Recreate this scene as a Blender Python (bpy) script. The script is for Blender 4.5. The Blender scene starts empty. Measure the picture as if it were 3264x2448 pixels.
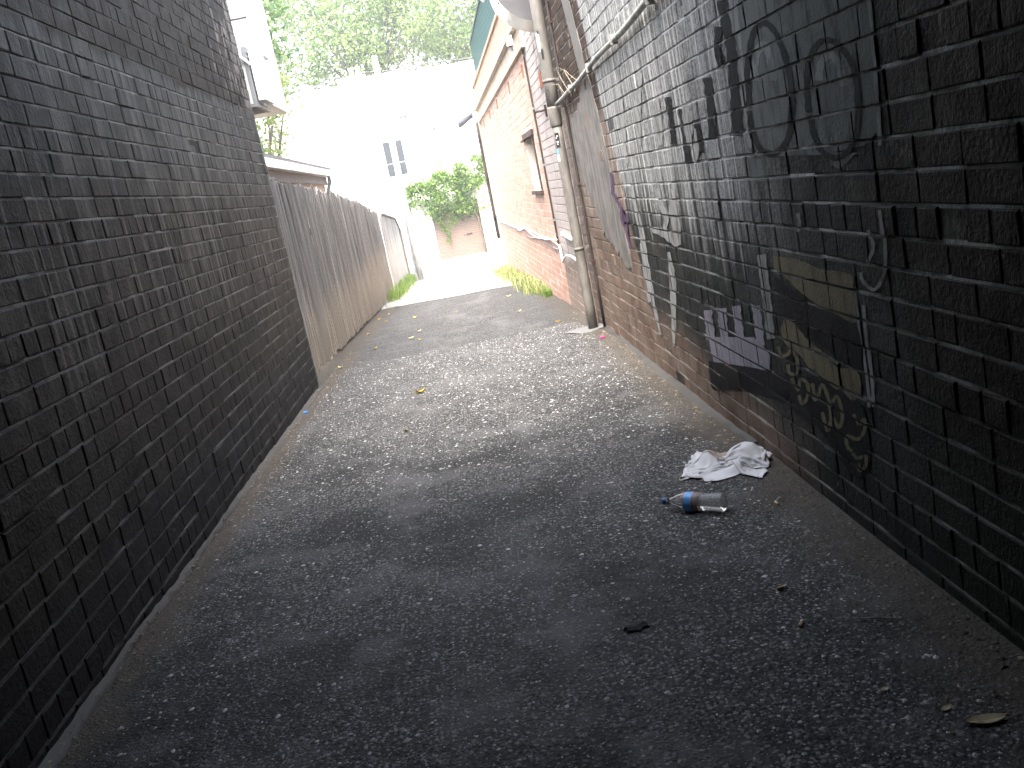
import bpy, math, random
import numpy as np
from mathutils import Matrix, Vector
from mathutils.geometry import tessellate_polygon
rnd = random.Random(7)
nr = np.random.default_rng(11)
scene = bpy.context.scene
COL = scene.collection

# ------------------------------------------------------------------ camera
W, H, FPX = 3264., 2448., 3153.
CX, CY = W / 2, H / 2
HC = 1.35
def _norm(v): v = np.asarray(v, float); return v / np.linalg.norm(v)
_d = _norm([1432 - CX, 618 - CY, FPX])
_v = _norm([4712 - CX, 16565 - CY, FPX]); _v = _norm(_v - _d * (_v @ _d))
RW = np.array([np.cross(_d, -_v), _d, -_v])          # rows: world axes seen in camera coordinates
cam_d = bpy.data.cameras.new('camera'); cam = bpy.data.objects.new('camera', cam_d); COL.objects.link(cam)
cam_d.sensor_width = 36; cam_d.lens = 36 * FPX / W; cam_d.clip_start = .05; cam_d.clip_end = 600
cx, cy, cz = RW[:, 0], -RW[:, 1], -RW[:, 2]
cam.matrix_world = Matrix(((cx[0], cy[0], cz[0], 0), (cx[1], cy[1], cz[1], 0), (cx[2], cy[2], cz[2], HC), (0, 0, 0, 1)))
scene.camera = cam

# ------------------------------------------------------------------ world, sun, exposure
SUN_EL, SUN_AZ = math.radians(60), math.radians(192)   # azimuth clockwise from +Y: behind, a little to the left
world = bpy.data.worlds.new('World'); scene.world = world; world.use_nodes = True
wt = world.node_tree; wt.nodes.clear()
sky = wt.nodes.new('ShaderNodeTexSky'); sky.sky_type = 'NISHITA'; sky.sun_disc = False
sky.sun_elevation = SUN_EL; sky.sun_rotation = SUN_AZ
sky.air_density = 1.2; sky.dust_density = 6.0; sky.ozone_density = .6; sky.altitude = 0
hs = wt.nodes.new('ShaderNodeHueSaturation'); hs.inputs['Saturation'].default_value = .55
bg = wt.nodes.new('ShaderNodeBackground'); bg.inputs['Strength'].default_value = .14
wo = wt.nodes.new('ShaderNodeOutputWorld')
wt.links.new(sky.outputs[0], hs.inputs['Color']); wt.links.new(hs.outputs[0], bg.inputs['Color']); wt.links.new(bg.outputs[0], wo.inputs['Surface'])
sun_d = bpy.data.lights.new('sun', 'SUN'); sun_d.energy = .7; sun_d.angle = math.radians(30); sun_d.color = (1, .95, .88)
sun = bpy.data.objects.new('sun', sun_d); COL.objects.link(sun)
sdir = Vector((math.sin(SUN_AZ) * math.cos(SUN_EL), math.cos(SUN_AZ) * math.cos(SUN_EL), math.sin(SUN_EL)))
sun.rotation_euler = sdir.to_track_quat('Z', 'Y').to_euler()
vs = scene.view_settings
vs.view_transform = 'Standard'; vs.look = 'None'; vs.gamma = 1; vs.use_curve_mapping = False; vs.exposure = 3.35
scene.cycles.use_denoising = True
scene.cycles.max_bounces = 6; scene.cycles.diffuse_bounces = 3; scene.cycles.glossy_bounces = 2; scene.cycles.transmission_bounces = 6; scene.cycles.sample_clamp_indirect = 8
scene.cycles.caustics_refractive = False; scene.cycles.caustics_reflective = False

# ------------------------------------------------------------------ pixel -> place
Y1, S1, S2, Y2 = 8.6, .0125, .036, 41.5
def gz(y):
    if y < Y1: return -S1 * y
    return -S1 * Y1 - S2 * (min(y, Y2) - Y1)
def ray(px, py): return RW @ np.array([px - CX, py - CY, FPX])
EYE = np.array([0, 0, HC])
def G(px, py, lift=0.):
    r = ray(px, py); t = (HC - lift) / (-r[2] - S1 * r[1]); p = r * t + EYE
    if not (t > 0 and p[1] < Y1):
        t = (HC - lift + S1 * Y1 - S2 * Y1) / (-r[2] - S2 * r[1]); p = r * t + EYE
    return p
def onx(px, py, x): r = ray(px, py); return r * (x / r[0]) + EYE
def ony(px, py, y): r = ray(px, py); return r * (y / r[1]) + EYE
def proj(p):
    q = RW.T @ (np.asarray(p, float) - EYE); return CX + FPX * q[0] / q[2], CY + FPX * q[1] / q[2], q[2]

# ------------------------------------------------------------------ mesh and object helpers
class MB:
    def __init__(s): s.v = []; s.f = []
    def add(s, vs_, fs):
        o = len(s.v); s.v.extend(tuple(map(float, p)) for p in vs_); s.f.extend(tuple(i + o for i in f) for f in fs); return s
    def box(s, x0, x1, y0, y1, z0, z1):
        return s.add([(x0, y0, z0), (x1, y0, z0), (x1, y1, z0), (x0, y1, z0), (x0, y0, z1), (x1, y0, z1), (x1, y1, z1), (x0, y1, z1)],
                     [(0, 3, 2, 1), (4, 5, 6, 7), (0, 1, 5, 4), (1, 2, 6, 5), (2, 3, 7, 6), (3, 0, 4, 7)])
    def fbox(s, fr, s0, s1, d0, d1, z0, z1):
        c = [fr(a, b, z) for z in (z0, z1) for a, b in ((s0, d0), (s1, d0), (s1, d1), (s0, d1))]
        return s.add(c, [(0, 3, 2, 1), (4, 5, 6, 7), (0, 1, 5, 4), (1, 2, 6, 5), (2, 3, 7, 6), (3, 0, 4, 7)])
    def tube(s, pts, r, n=8, cap=True):
        pts = [Vector(p) for p in pts]; rs = r if hasattr(r, '__len__') else [r] * len(pts)
        rings = []; up = Vector((.13, .27, .95)); prev = None
        for i, p in enumerate(pts):
            t = (pts[min(i + 1, len(pts) - 1)] - pts[max(i - 1, 0)]).normalized()
            a = prev - t * prev.dot(t) if prev is not None else t.cross(up)
            if a.length < 1e-5: a = t.cross(Vector((1, 0, 0)))
            a.normalize(); b = t.cross(a); prev = a
            rings.append([p + (a * math.cos(2 * math.pi * k / n) + b * math.sin(2 * math.pi * k / n)) * rs[i] for k in range(n)])
        fs = [(i * n + k, i * n + (k + 1) % n, (i + 1) * n + (k + 1) % n, (i + 1) * n + k) for i in range(len(pts) - 1) for k in range(n)]
        if cap: fs += [tuple(range(n))[::-1], tuple((len(pts) - 1) * n + k for k in range(n))]
        return s.add([q for g in rings for q in g], fs)
    def lathe(s, prof, n=32, mat=None):
        vs_ = []; fs = []
        for r, z in prof: vs_ += [(r * math.cos(2 * math.pi * k / n), r * math.sin(2 * math.pi * k / n), z) for k in range(n)]
        for i in range(len(prof) - 1): fs += [(i * n + k, i * n + (k + 1) % n, (i + 1) * n + (k + 1) % n, (i + 1) * n + k) for k in range(n)]
        fs += [tuple(range(n))[::-1], tuple((len(prof) - 1) * n + k for k in range(n))]
        if mat is not None: vs_ = [mat @ Vector(p) for p in vs_]
        return s.add(vs_, fs)
    def mesh(s, name, mat=None, smooth=False):
        me = bpy.data.meshes.new(name); me.from_pydata(s.v, [], s.f); me.update()
        if mat: me.materials.append(mat)
        if smooth: me.polygons.foreach_set('use_smooth', [True] * len(me.polygons))
        return me
def tag(o, label=None, cat=None, group=None, kind=None):
    if label: o['label'] = label
    if cat: o['category'] = cat
    if group: o['group'] = group
    if kind: o['kind'] = kind
    return o
def link(name, me, parent=None, mw=None):
    o = bpy.data.objects.new(name, me); COL.objects.link(o)
    if parent: o.parent = parent
    if mw is not None: o.matrix_basis = mw
    return o
def obj(name, mb, mat, parent=None, smooth=False, **k): return tag(link(name, mb.mesh(name, mat, smooth), parent), **k)
def thing(name, label, cat, group=None): return tag(link(name, None), label, cat, group)
def autosmooth(o, deg=40):
    me = o.data; me.polygons.foreach_set('use_smooth', [True] * len(me.polygons)); me.set_sharp_from_angle(angle=math.radians(deg))

# ------------------------------------------------------------------ node helpers
class N:
    """socket wrapper with arithmetic"""
    def __init__(s, t, sk): s.t = t; s.k = sk
    def _m(s, op, *a):
        n = s.t.nodes.new('ShaderNodeMath'); n.operation = op
        for i, x in enumerate((s,) + a):
            if isinstance(x, N): s.t.links.new(x.k, n.inputs[i])
            else: n.inputs[i].default_value = x
        return N(s.t, n.outputs[0])
    def __add__(s, b): return s._m('ADD', b)
    def __sub__(s, b): return s._m('SUBTRACT', b)
    def __mul__(s, b): return s._m('MULTIPLY', b)
    def __rsub__(s, b): return (s * -1) + b
    __radd__ = __add__; __rmul__ = __mul__
    def abs(s): return s._m('ABSOLUTE')
    def pow(s, e): return s._m('POWER', e)
    def mx(s, b): return s._m('MAXIMUM', b)
    def fract(s): return s._m('FRACT')
    def ss(s, a, b):
        n = s.t.nodes.new('ShaderNodeMapRange'); n.interpolation_type = 'SMOOTHSTEP'
        s.t.links.new(s.k, n.inputs['Value'])
        if a <= b: n.inputs['From Min'].default_value = a; n.inputs['From Max'].default_value = b; return N(s.t, n.outputs[0])
        n.inputs['From Min'].default_value = b; n.inputs['From Max'].default_value = a
        return 1 - N(s.t, n.outputs[0])
class MT:
    def __init__(s, name):
        s.m = bpy.data.materials.new(name); s.m.use_nodes = True; s.t = s.m.node_tree; s.t.nodes.clear()
        s.out = s.t.nodes.new('ShaderNodeOutputMaterial')
        g = s.t.nodes.new('ShaderNodeNewGeometry'); s.pos = N(s.t, g.outputs['Position'])
        s.isl = N(s.t, g.outputs['Random Per Island'])
        sep = s.t.nodes.new('ShaderNodeSeparateXYZ'); s.t.links.new(s.pos.k, sep.inputs[0])
        s.x, s.y, s.z = (N(s.t, sep.outputs[i]) for i in range(3))
    def objrand(s): return N(s.t, s.t.nodes.new('ShaderNodeObjectInfo').outputs['Random'])
    def rand(s): return (s.isl + s.objrand() * 7.31).fract()
    def vec(s, x, y, z):
        n = s.t.nodes.new('ShaderNodeCombineXYZ')
        for i, q in enumerate((x, y, z)):
            if isinstance(q, N): s.t.links.new(q.k, n.inputs[i])
            else: n.inputs[i].default_value = q
        return N(s.t, n.outputs[0])
    def noise(s, scale, detail=3, rough=.55, v=None, dist=0):
        n = s.t.nodes.new('ShaderNodeTexNoise'); n.inputs['Scale'].default_value = scale; n.inputs['Detail'].default_value = min(detail, 3)
        n.inputs['Roughness'].default_value = rough; n.inputs['Distortion'].default_value = dist
        s.t.links.new((v or s.pos).k, n.inputs['Vector']); return N(s.t, n.outputs['Fac'])
    def voro(s, scale, v=None, out='Distance'):
        n = s.t.nodes.new('ShaderNodeTexVoronoi'); n.inputs['Scale'].default_value = scale
        s.t.links.new((v or s.pos).k, n.inputs['Vector'])
        if out == 'Rand':
            q = s.t.nodes.new('ShaderNodeSeparateXYZ'); s.t.links.new(n.outputs['Color'], q.inputs[0]); return N(s.t, n.outputs['Distance']), N(s.t, q.outputs[0]), N(s.t, q.outputs[1])
        return N(s.t, n.outputs[out])
    def bed(s, z0): return (((s.z - z0) * (1 / .09) + 40.5).fract() - .5).abs().ss(.1, .06)
    def mix(s, f, a, b):
        n = s.t.nodes.new('ShaderNodeMix'); n.data_type = 'RGBA'
        for i, q in ((0, f), (6, a), (7, b)):
            if isinstance(q, N): s.t.links.new(q.k, n.inputs[i])
            else: n.inputs[i].default_value = (tuple(q) + (1,) if i else q)
        return N(s.t, n.outputs[2])
    def bsdf(s, col, rough=.6, bump=None, bstr=.3, bdist=.01, metal=0, spec=.5, trans=0, ior=1.45, transl=0):
        b = s.t.nodes.new('ShaderNodeBsdfPrincipled')
        def st(k, q):
            if isinstance(q, N): s.t.links.new(q.k, b.inputs[k])
            elif isinstance(q, (tuple, list)): b.inputs[k].default_value = tuple(q) + (1,)
            else: b.inputs[k].default_value = q
        st('Base Color', col); st('Roughness', rough); st('Metallic', metal); st('Specular IOR Level', spec); st('IOR', ior)
        if trans: st('Transmission Weight', trans)
        if bump is not None:
            n = s.t.nodes.new('ShaderNodeBump'); n.inputs['Strength'].default_value = bstr; n.inputs['Distance'].default_value = bdist
            s.t.links.new(bump.k, n.inputs['Height']); s.t.links.new(n.outputs[0], b.inputs['Normal'])
        o = b.outputs[0]
        if transl:
            tr = s.t.nodes.new('ShaderNodeBsdfTranslucent'); mx = s.t.nodes.new('ShaderNodeMixShader'); mx.inputs[0].default_value = transl
            if isinstance(col, N): s.t.links.new(col.k, tr.inputs['Color'])
            else: tr.inputs['Color'].default_value = tuple(col) + (1,)
            s.t.links.new(o, mx.inputs[1]); s.t.links.new(tr.outputs[0], mx.inputs[2]); o = mx.outputs[0]
        s.t.links.new(o, s.out.inputs['Surface']); return s.m
def plain(name, col, rough=.6, var=.25, scale=6, metal=0, bscale=60, bstr=.15, spec=.5):
    m = MT(name); n = m.noise(scale, 4); c2 = tuple(c * (1 - var) for c in col); c1 = tuple(min(.9, c * (1 + var)) for c in col)
    return m.bsdf(m.mix(n.ss(.3, .7), c2, c1), rough, m.noise(bscale, 3), bstr, .004, metal, spec)

# ---- materials
def mk_asphalt():
    m = MT('asphalt'); v = m.vec(m.x, m.y, 0)
    d, r1, r2 = m.voro(62, v, 'Rand'); d2, q1, q2 = m.voro(140, v, 'Rand')
    lite = r1.ss(.5, .92) * d.ss(.5, .32)
    c = m.mix(q1.pow(1.5), (.012, .012, .0125), (.062, .061, .0595))
    c = m.mix(q2.ss(.86, .97) * .8, c, (.22, .215, .21))
    c = m.mix(lite * .75, c, m.mix(r2, (.1, .098, .096), (.3, .296, .29)))
    big = m.noise(.9, 4, .6, v); stain = m.noise(2.7, 5, .6, v)
    c = m.mix(big.ss(.44, .6) * .72 * m.y.ss(8, 5), c, (.012, .012, .0115))
    c = m.mix(stain.ss(.5, .66) * .5, c, (.095, .093, .092))
    wear = m.noise(1, 4, .55, m.vec(m.x * 2.2, m.y * .5, 0)).ss(.5, .68) * (m.x + .1).abs().ss(.95, .15)
    c = m.mix(wear * .5, c, (.11, .108, .109))
    edge = (m.x + m.noise(3.5, 4, .6, v) * .5).ss(1.05, 1.38).mx((m.x * -1 + m.noise(5, 4, .6, v) * .35).ss(1.45, 1.62))
    c = m.mix(edge * .75, c, m.mix(m.noise(14, 4, .6, v), (.03, .026, .021), (.1, .084, .067)))
    h = d.ss(.6, .1) + d2.ss(.6, .1) * .5 + m.noise(9, 3, .5, v) * .6
    return m.bsdf(c, m.noise(20, 3).ss(.2, .8) * .15 + .65, h, .5, .006, spec=.15)
def mk_concrete(name, col, s=1.):
    m = MT(name); n = m.noise(1.6 * s, 5, .6); f = m.noise(40 * s, 4, .6)
    c = m.mix(n.ss(.3, .7), tuple(q * .7 for q in col), col); c = m.mix(f.ss(.55, .8) * .4, c, tuple(q * .5 for q in col))
    return m.bsdf(c, .75, f, .3, .004)
def mk_left(kind):
    m = MT('black painted brick ' + kind); y, z = m.y, m.z
    st = m.noise(1, 4, .6, m.vec(0, y * 11, z * .9)); st2 = m.noise(1, 3, .5, m.vec(3, y * 24, z * .55))
    big = m.noise(.8, 4, .6); fine = m.noise(55, 4, .65); r = m.rand()
    c = m.mix(big.ss(.35, .65), (.010, .010, .0108), (.026, .024, .0215))
    c = m.mix(r * .5, c, (.022, .020, .0175))
    hz = z.ss(.75, 1.15)
    c = m.mix(st.ss(.5, .66) * (hz * .75 + .12), c, (.075, .07, .064)); c = m.mix(fine.ss(.45, .7) * .3, c, (.012, .012, .012))
    c = m.mix(st2.ss(.56, .68) * (hz * .7 + .1), c, (.125, .119, .11))
    grey = (z + m.noise(1.4, 4) * .5).ss(1.75, 2.15)
    c = m.mix(grey * .6, c, m.mix(st.ss(.35, .65), (.026, .028, .029), (.085, .087, .086)))
    c = m.mix((z + m.noise(1.1, 4) * .5).ss(.75, .5) * .6, c, (.014, .015, .019))
    # the tarry upper band, flaking towards the open end
    top = (z + (m.noise(3.5, 5, .65) - .5) * .22).ss(2.3, 2.37)
    fl = m.noise(1, 6, .7, m.vec(0, y * 9, z * 4)) + (y - 8.3) * .17
    tc = m.mix(fl.ss(.5, .62), m.mix(big, (.007, .0055, .005), (.022, .017, .014)), m.mix(fine, (.10, .09, .08), (.22, .2, .185)))
    c = m.mix(top, c, tc)
    if kind == 'joint':
        j = m.noise(3.5, 3, .6); c = m.mix(m.bed(-.17) * (j.ss(.4, .6) * .8 + .15), (.010, .010, .010), (.2, .198, .19))
        c = m.mix(top, c, (.02, .017, .015))
    return m.bsdf(c, m.noise(8, 3).ss(.2, .8) * .2 + .55, fine + st * .5, .8 if kind != 'joint' else .3, .007, spec=.13)
def right_cols(m):
    """paint zones of the wall under the bridge"""
    y, z = m.y, m.z
    st = m.noise(1, 5, .62, m.vec(5, y * 13, z * 1.1)); st2 = m.noise(1, 4, .55, m.vec(9, y * 30, z * .8))
    big = m.noise(.9, 4, .6); fine = m.noise(60, 4, .65); r = m.rand(); md = m.noise(4, 5, .6)
    dark = m.mix(big.ss(.35, .65), (.014, .0155, .0155), (.034, .034, .031)); dark = m.mix(r * .4, dark, (.02, .024, .0225)); dark = m.mix(md.ss(.5, .68) * .7, dark, (.05, .05, .046)); dark = m.mix(md.ss(.45, .3) * .7, dark, (.007, .007, .007))
    red = m.mix(md, (.010, .007, .006), (.034, .022, .018)); green = m.mix(md, (.010, .0115, .009), (.032, .035, .026))
    c = m.mix((y + md * .8 - z * .0).ss(3.3, 2.6), dark, m.mix((z + md * .5).ss(.95, .6), red, green))
    # whitewash band with runs
    wy = (y + (st - .5) * .9).ss(3.3, 4.5); wz = (z + (st - .5) * 1.2 + (y - 6) * -.06).ss(.85, 1.3)
    c = m.mix(wy * wz * (st.ss(.3, .55) * .6 + .36), c, m.mix(fine.ss(.35, .65), (.15, .152, .148), (.4, .4, .39)))
    c = m.mix(wy * wz * st2.ss(.53, .64) * .8, c, (.58, .575, .56))
    c = m.mix(st2.ss(.43, .33) * wy * .7, c, (.035, .035, .036)); c = m.mix(fine.ss(.5, .7) * .35, c, (.012, .012, .012))
    # brown bare brick low down and towards the open end
    br = m.mix(md.ss(.3, .7), (.10, .072, .055), (.20, .155, .125)); br = m.mix(r * .45, br, (.13, .08, .06))
    low = ((z + md * .5 - (y - 5) * .07).ss(.62, .38)) * y.ss(3.4, 4.2)
    c = m.mix(low * .85, c, br)
    east = (y + (z - 1) * -.42 + (md - .5) * .12).ss(6.78, 6.86)
    pale = m.mix(st.ss(.4, .65) * z.ss(.6, 1.3) * .8, br, (.29, .26, .235))
    tar = (z + (st - .5) * .9 - (y - 8) * .1).ss(1.62, 1.85)
    fl = m.noise(1, 6, .7, m.vec(2, y * 10, z * 3.2))
    pale = m.mix(tar, pale, m.mix(fl.ss(.58, .66) * .8, m.mix(md, (.02, .013, .009), (.06, .038, .027)), (.24, .215, .19)))
    c = m.mix(east, c, pale)
    return c, fine + st * .5
def mk_right(kind):
    m = MT('graffitied brick ' + kind); c, b = right_cols(m)
    if kind == 'joint':
        g = m.noise(3, 3, .6); bd = m.bed(-.17)
        c = m.mix(.8, c, (.018, .018, .018)); c = m.mix(bd * (g.ss(.4, .56) * .85 + .06), c, (.5, .5, .48))
        c = m.mix(m.y.ss(3.5, 2.7) * m.noise(5, 3).ss(.45, .6) * .8, c, (.15, .15, .115))
        c = m.mix((m.y + m.z * -.42).ss(6.3, 6.5) * g.ss(.35, .6) * .8, c, (.24, .22, .19))
    return m.bsdf(c, m.noise(7, 3).ss(.2, .8) * .2 + .6, b, .85, .008, spec=.1)
def mk_red(kind):
    m = MT('red brick ' + kind); y, z = m.y, m.z; r = m.rand(); n = m.noise(9, 4, .6); st = m.noise(1, 4, .6, m.vec(0, y * 7, z * .8))
    red = m.mix(r, (.4, .235, .17), (.48, .32, .25)); red = m.mix(n.ss(.3, .8) * .5, red, (.28, .165, .13))
    if kind == 'joint': red = m.mix(n, (.42, .36, .3), (.55, .48, .41))
    pnt = m.mix(n, (.28, .235, .215), (.38, .335, .31)) if kind != 'joint' else m.mix(n, (.10, .085, .075), (.2, .17, .15))
    low = m.mix(n, (.17, .125, .10), (.27, .21, .17)) if kind != 'joint' else m.mix(n, (.2, .17, .13), (.33, .29, .23))
    pnt = m.mix((z + n * .2).ss(.52, .42), pnt, low); pnt = m.mix(st.ss(.5, .7) * z.ss(.5, 1.2) * .6, pnt, (.18, .12, .1))
    c = m.mix(y.ss(11.86, 11.8), red, pnt)
    return m.bsdf(c, .75, m.noise(50, 4, .6), .35, .005)
def mk_wood(name, a, b, low):
    m = MT(name); v = m.vec(m.x * 40, m.y * 40, m.z * 1.4); g = m.noise(1, 5, .65, v); g2 = m.noise(2.3, 3, .6, m.vec(m.x * 60, m.y * 60, m.z * 1)); r = m.rand()
    c = m.mix(g.ss(.3, .7), a, b); c = m.mix(r.pow(1.5) * .7, c, tuple(q * .4 for q in a))
    c = m.mix((m.z + m.noise(1, 4, .6, m.vec(0, m.y * 5, m.z * .5)) * 1.1).ss(1.25, .75) * .75, c, m.mix(g, low, tuple(q * 1.5 for q in low)))
    c = m.mix(g2.ss(.6, .72) * .7, c, (.03, .024, .02))
    return m.bsdf(c, .8, g + g2 * .5, .6, .006)
def mk_leaf(name, a, b, transl=.5):
    m = MT(name); r = m.rand(); c = m.mix(r.ss(.1, .9), a, b)
    return m.bsdf(c, .38, spec=.5, transl=transl)
M = {}
M['asphalt'] = mk_asphalt()
M['conc'] = mk_concrete('pale concrete', (.3, .295, .285)); M['conc_dirty'] = mk_concrete('dirty concrete edging', (.05, .045, .039), 2)
M['road'] = mk_concrete('street asphalt', (.17, .168, .165)); M['soil'] = plain('soil', (.12, .1, .075))
M['lw'] = mk_left('face'); M['lwj'] = mk_left('joint'); M['rw'] = mk_right('face'); M['rwj'] = mk_right('joint')
M['red'] = mk_red('face'); M['redj'] = mk_red('joint')
M['pal'] = mk_wood('weathered paling', (.08, .077, .075), (.2, .195, .19), (.175, .148, .118))
M['pal2'] = mk_wood('pale paling', (.24, .23, .22), (.42, .41, .4), (.33, .3, .27))
M['deck'] = mk_concrete('sooty concrete', (.03, .029, .027))

# ------------------------------------------------------------------ ground
def grid(x0, x1, y0, y1, nx, ny, zf, skew=0):
    mb = MB(); vs_ = []
    for j in range(ny + 1):
        for i in range(nx + 1):
            x = x0 + (x1 - x0) * i / nx; t = j / ny; y = y0 + (y1 - y0) * t
            vs_.append((x, y, zf(x, y)))
    return mb.add(vs_, [(j * (nx + 1) + i, j * (nx + 1) + i + 1, (j + 1) * (nx + 1) + i + 1, (j + 1) * (nx + 1) + i) for j in range(ny) for i in range(nx)])
mb = MB(); ys = [-80, -12, 0, Y1, 20, 30, Y2, 160]
mb.add([(x, y, gz(y) - .06) for y in ys for x in (-90, 90)], [(2 * i, 2 * i + 1, 2 * i + 3, 2 * i + 2) for i in range(len(ys) - 1)])
obj('ground', mb, M['soil'], kind='structure')
_ph = [(rnd.uniform(.6, 3.2), rnd.uniform(.4, 2.2), rnd.uniform(0, 6.3)) for _ in range(9)]
def und(x, y): return .0035 * sum(math.sin(a * x * 2 + b * y * 2 + c) for a, b, c in _ph) / 2
def seam(x): return 18.23 - (x + 1.6) * .29
def zasph(x, y): return gz(y) + und(x, y)
mb = grid(-2.2, 1.6, -11.5, 18.3, 38, 240, zasph)
mb.v = [(x, min(y, seam(x)), z if y < seam(x) else gz(seam(x)) + und(x, y) * .3) for x, y, z in mb.v]
o = obj('alley_pavement', mb, M['asphalt'], smooth=True, kind='structure')
mb = grid(-2.2, 1.6, 0, 1, 12, 30, lambda x, y: 0)
mb.v = [(x, seam(x) + .015 + (29.6 - seam(x)) * t, gz(seam(x) + (29.6 - seam(x)) * t) + .004 + .004 * math.sin(x * 5 + t * 30)) for x, t, _ in mb.v]
obj('alley_path', mb, M['conc'], smooth=True, kind='structure')
mb = MB(); ys = [29.6, 33, 37, 39.1]
mb.add([(x, y, gz(y) - .012) for y in ys for x in (-60, 60)], [(2 * i, 2 * i + 1, 2 * i + 3, 2 * i + 2) for i in range(3)])
obj('road', mb, M['road'], kind='structure')
mb = MB(); mb.add([(-60, 39.1, gz(39.1) - .1), (60, 39.1, gz(39.1) - .1), (60, 39.1, gz(39.1) + .03), (-60, 39.1, gz(39.1) + .03), (60, 42, gz(42) + .05), (-60, 42, gz(42) + .05)], [(0, 1, 2, 3), (3, 2, 4, 5)])
obj('pavement', mb, M['conc'], kind='structure')
# mortar fillets where the walls meet the asphalt
def fillet(xw, sgn, y0, y1, w0, hh, seed):
    r = random.Random(seed); mb = MB(); n = int((y1 - y0) / .06); rows = []
    w = w0
    for i in range(n + 1):
        y = y0 + (y1 - y0) * i / n; w += r.uniform(-.008, .008); w = min(max(w, w0 * .55), w0 * 1.6); g = zasph(xw, y)
        k = hh * r.uniform(.75, 1.15)
        rows.append([(xw, y, g + k), (xw + sgn * w * .35, y, g + k * .75), (xw + sgn * w * .8, y, g + k * .25 + .004), (xw + sgn * w, y, g - .012)])
    vs_ = [p for q in rows for p in q]; f = [(i * 4 + j, i * 4 + j + 1, i * 4 + j + 5, i * 4 + j + 4) for i in range(n) for j in range(3)]
    return mb.add(vs_, f if sgn < 0 else [q[::-1] for q in f])
obj('concrete_edging', fillet(-1.5, 1, -8, 8.9, .035, .025, 3), M['conc_dirty'], smooth=True, kind='structure')
obj('concrete_edging', fillet(1.175, -1, 4.4, 9.0, .04, .018, 4), M['conc_dirty'], smooth=True, kind='structure')

# ------------------------------------------------------------------ brick walls
class Fr:
    def __init__(s, o, u, n): s.o = np.array(o, float); s.u = _norm(u); s.n = _norm(n)
    def __call__(s, a, d, z): p = s.o + s.u * a + s.n * d; return (p[0], p[1], z)
    def mat(s, a, d, z):
        p = s.o + s.u * a + s.n * d
        return Matrix(((s.u[0], s.n[0], 0, p[0]), (s.u[1], s.n[1], 0, p[1]), (0, 0, 1, z), (0, 0, 0, 1)))
CH = .09                                                # course height
def brick_mesh(L, hgt, r):
    """front face at local y=0 with worn arrises"""
    j = lambda a: r.uniform(-a, a); c = .0045; a, b = L / 2, hgt / 2
    fr = [(-a + c + j(.002), j(.0012), -b + c + j(.0015)), (a - c + j(.002), j(.0012), -b + c + j(.0015)), (a - c + j(.002), j(.0012), b - c + j(.0015)), (-a + c + j(.002), j(.0012), b - c + j(.0015))]
    md = [(-a + j(.001), -.0035, -b + j(.001)), (a + j(.001), -.0035, -b + j(.001)), (a + j(.001), -.0035, b + j(.001)), (-a + j(.001), -.0035, b + j(.001))]
    bk = [(-a, -.03, -b), (a, -.03, -b), (a, -.03, b), (-a, -.03, b)]
    f = [(3, 2, 1, 0)]
    for k in range(4):
        l = (k + 1) % 4; f += [(k, l, 4 + l, 4 + k), (4 + k, 4 + l, 8 + l, 8 + k)]
    return fr + md + bk, f
BV = {}
def variants(L, n=9):
    if L not in BV:
        r = random.Random(int(L * 1000)); BV[L] = [brick_mesh(L, CH - .0075, r) for _ in range(n)]
    return BV[L]
def layout(s0, s1, z0, z1, seed, rev=False, skip=None, hrow=4):
    """courses of stretchers with a header course every so often, ends plumb"""
    r = random.Random(seed); out = []; k = 0; z = z0
    while z + CH * .6 < z1:
        hd = (k % hrow == hrow - 2); s = 0; i = 0; T = s1 - s0
        while s < T - .05:
            L = .112 if hd or (i == 0 and k % 2) else .232
            if not hd and r.random() < .03: L = .112
            if s + L > T: break
            c = s1 - s - L / 2 if rev else s0 + s + L / 2
            if not (skip and skip(c, z + CH / 2, L)): out.append((c, z + CH / 2, L, r.gauss(0, .0016) + (.005 if r.random() < .03 else 0), r.randrange(9)))
            s += L + .007; i += 1
        z += CH; k += 1
    return out
def build_bricks(parent, lst, matname, limit=300):
    """lst: (frame, bricks); the largest in the picture become objects of their own, the rest one joined part"""
    sc = []
    for fi, (fr, br) in enumerate(lst):
        for b in br:
            p = fr(b[0], 0, b[1]); x, y, dd = proj(p); a = -1
            if dd > .3 and -60 < x < W + 60 and -60 < y < H + 60:
                q = [proj(fr(b[0] + e * b[2] / 2, 0, b[1] + g * CH / 2)) for e, g in ((-1, -1), (1, -1), (1, 1), (-1, 1))]
                a = abs(sum(q[i][0] * q[(i + 1) % 4][1] - q[(i + 1) % 4][0] * q[i][1] for i in range(4)))
            sc.append((a, fi, b))
    sc.sort(key=lambda t: -t[0]); cache = {}; mb = MB()
    for rank, (a, fi, (c, z, L, off, v)) in enumerate(sc):
        fr = lst[fi][0]; mw = fr.mat(c, off, z)
        if rank < limit and a > 0:
            if (L, v) not in cache:
                bm = MB(); bm.add(*variants(L)[v]); cache[(L, v)] = bm.mesh('brick', M[matname])
            link('brick', cache[(L, v)], parent, mw)
        else:
            V, F = variants(L)[v]; mb.add([fr(c + q[0], off + q[1], z + q[2]) for q in V], F)
    obj('brickwork', mb, M[matname], parent, kind='stuff')

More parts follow.
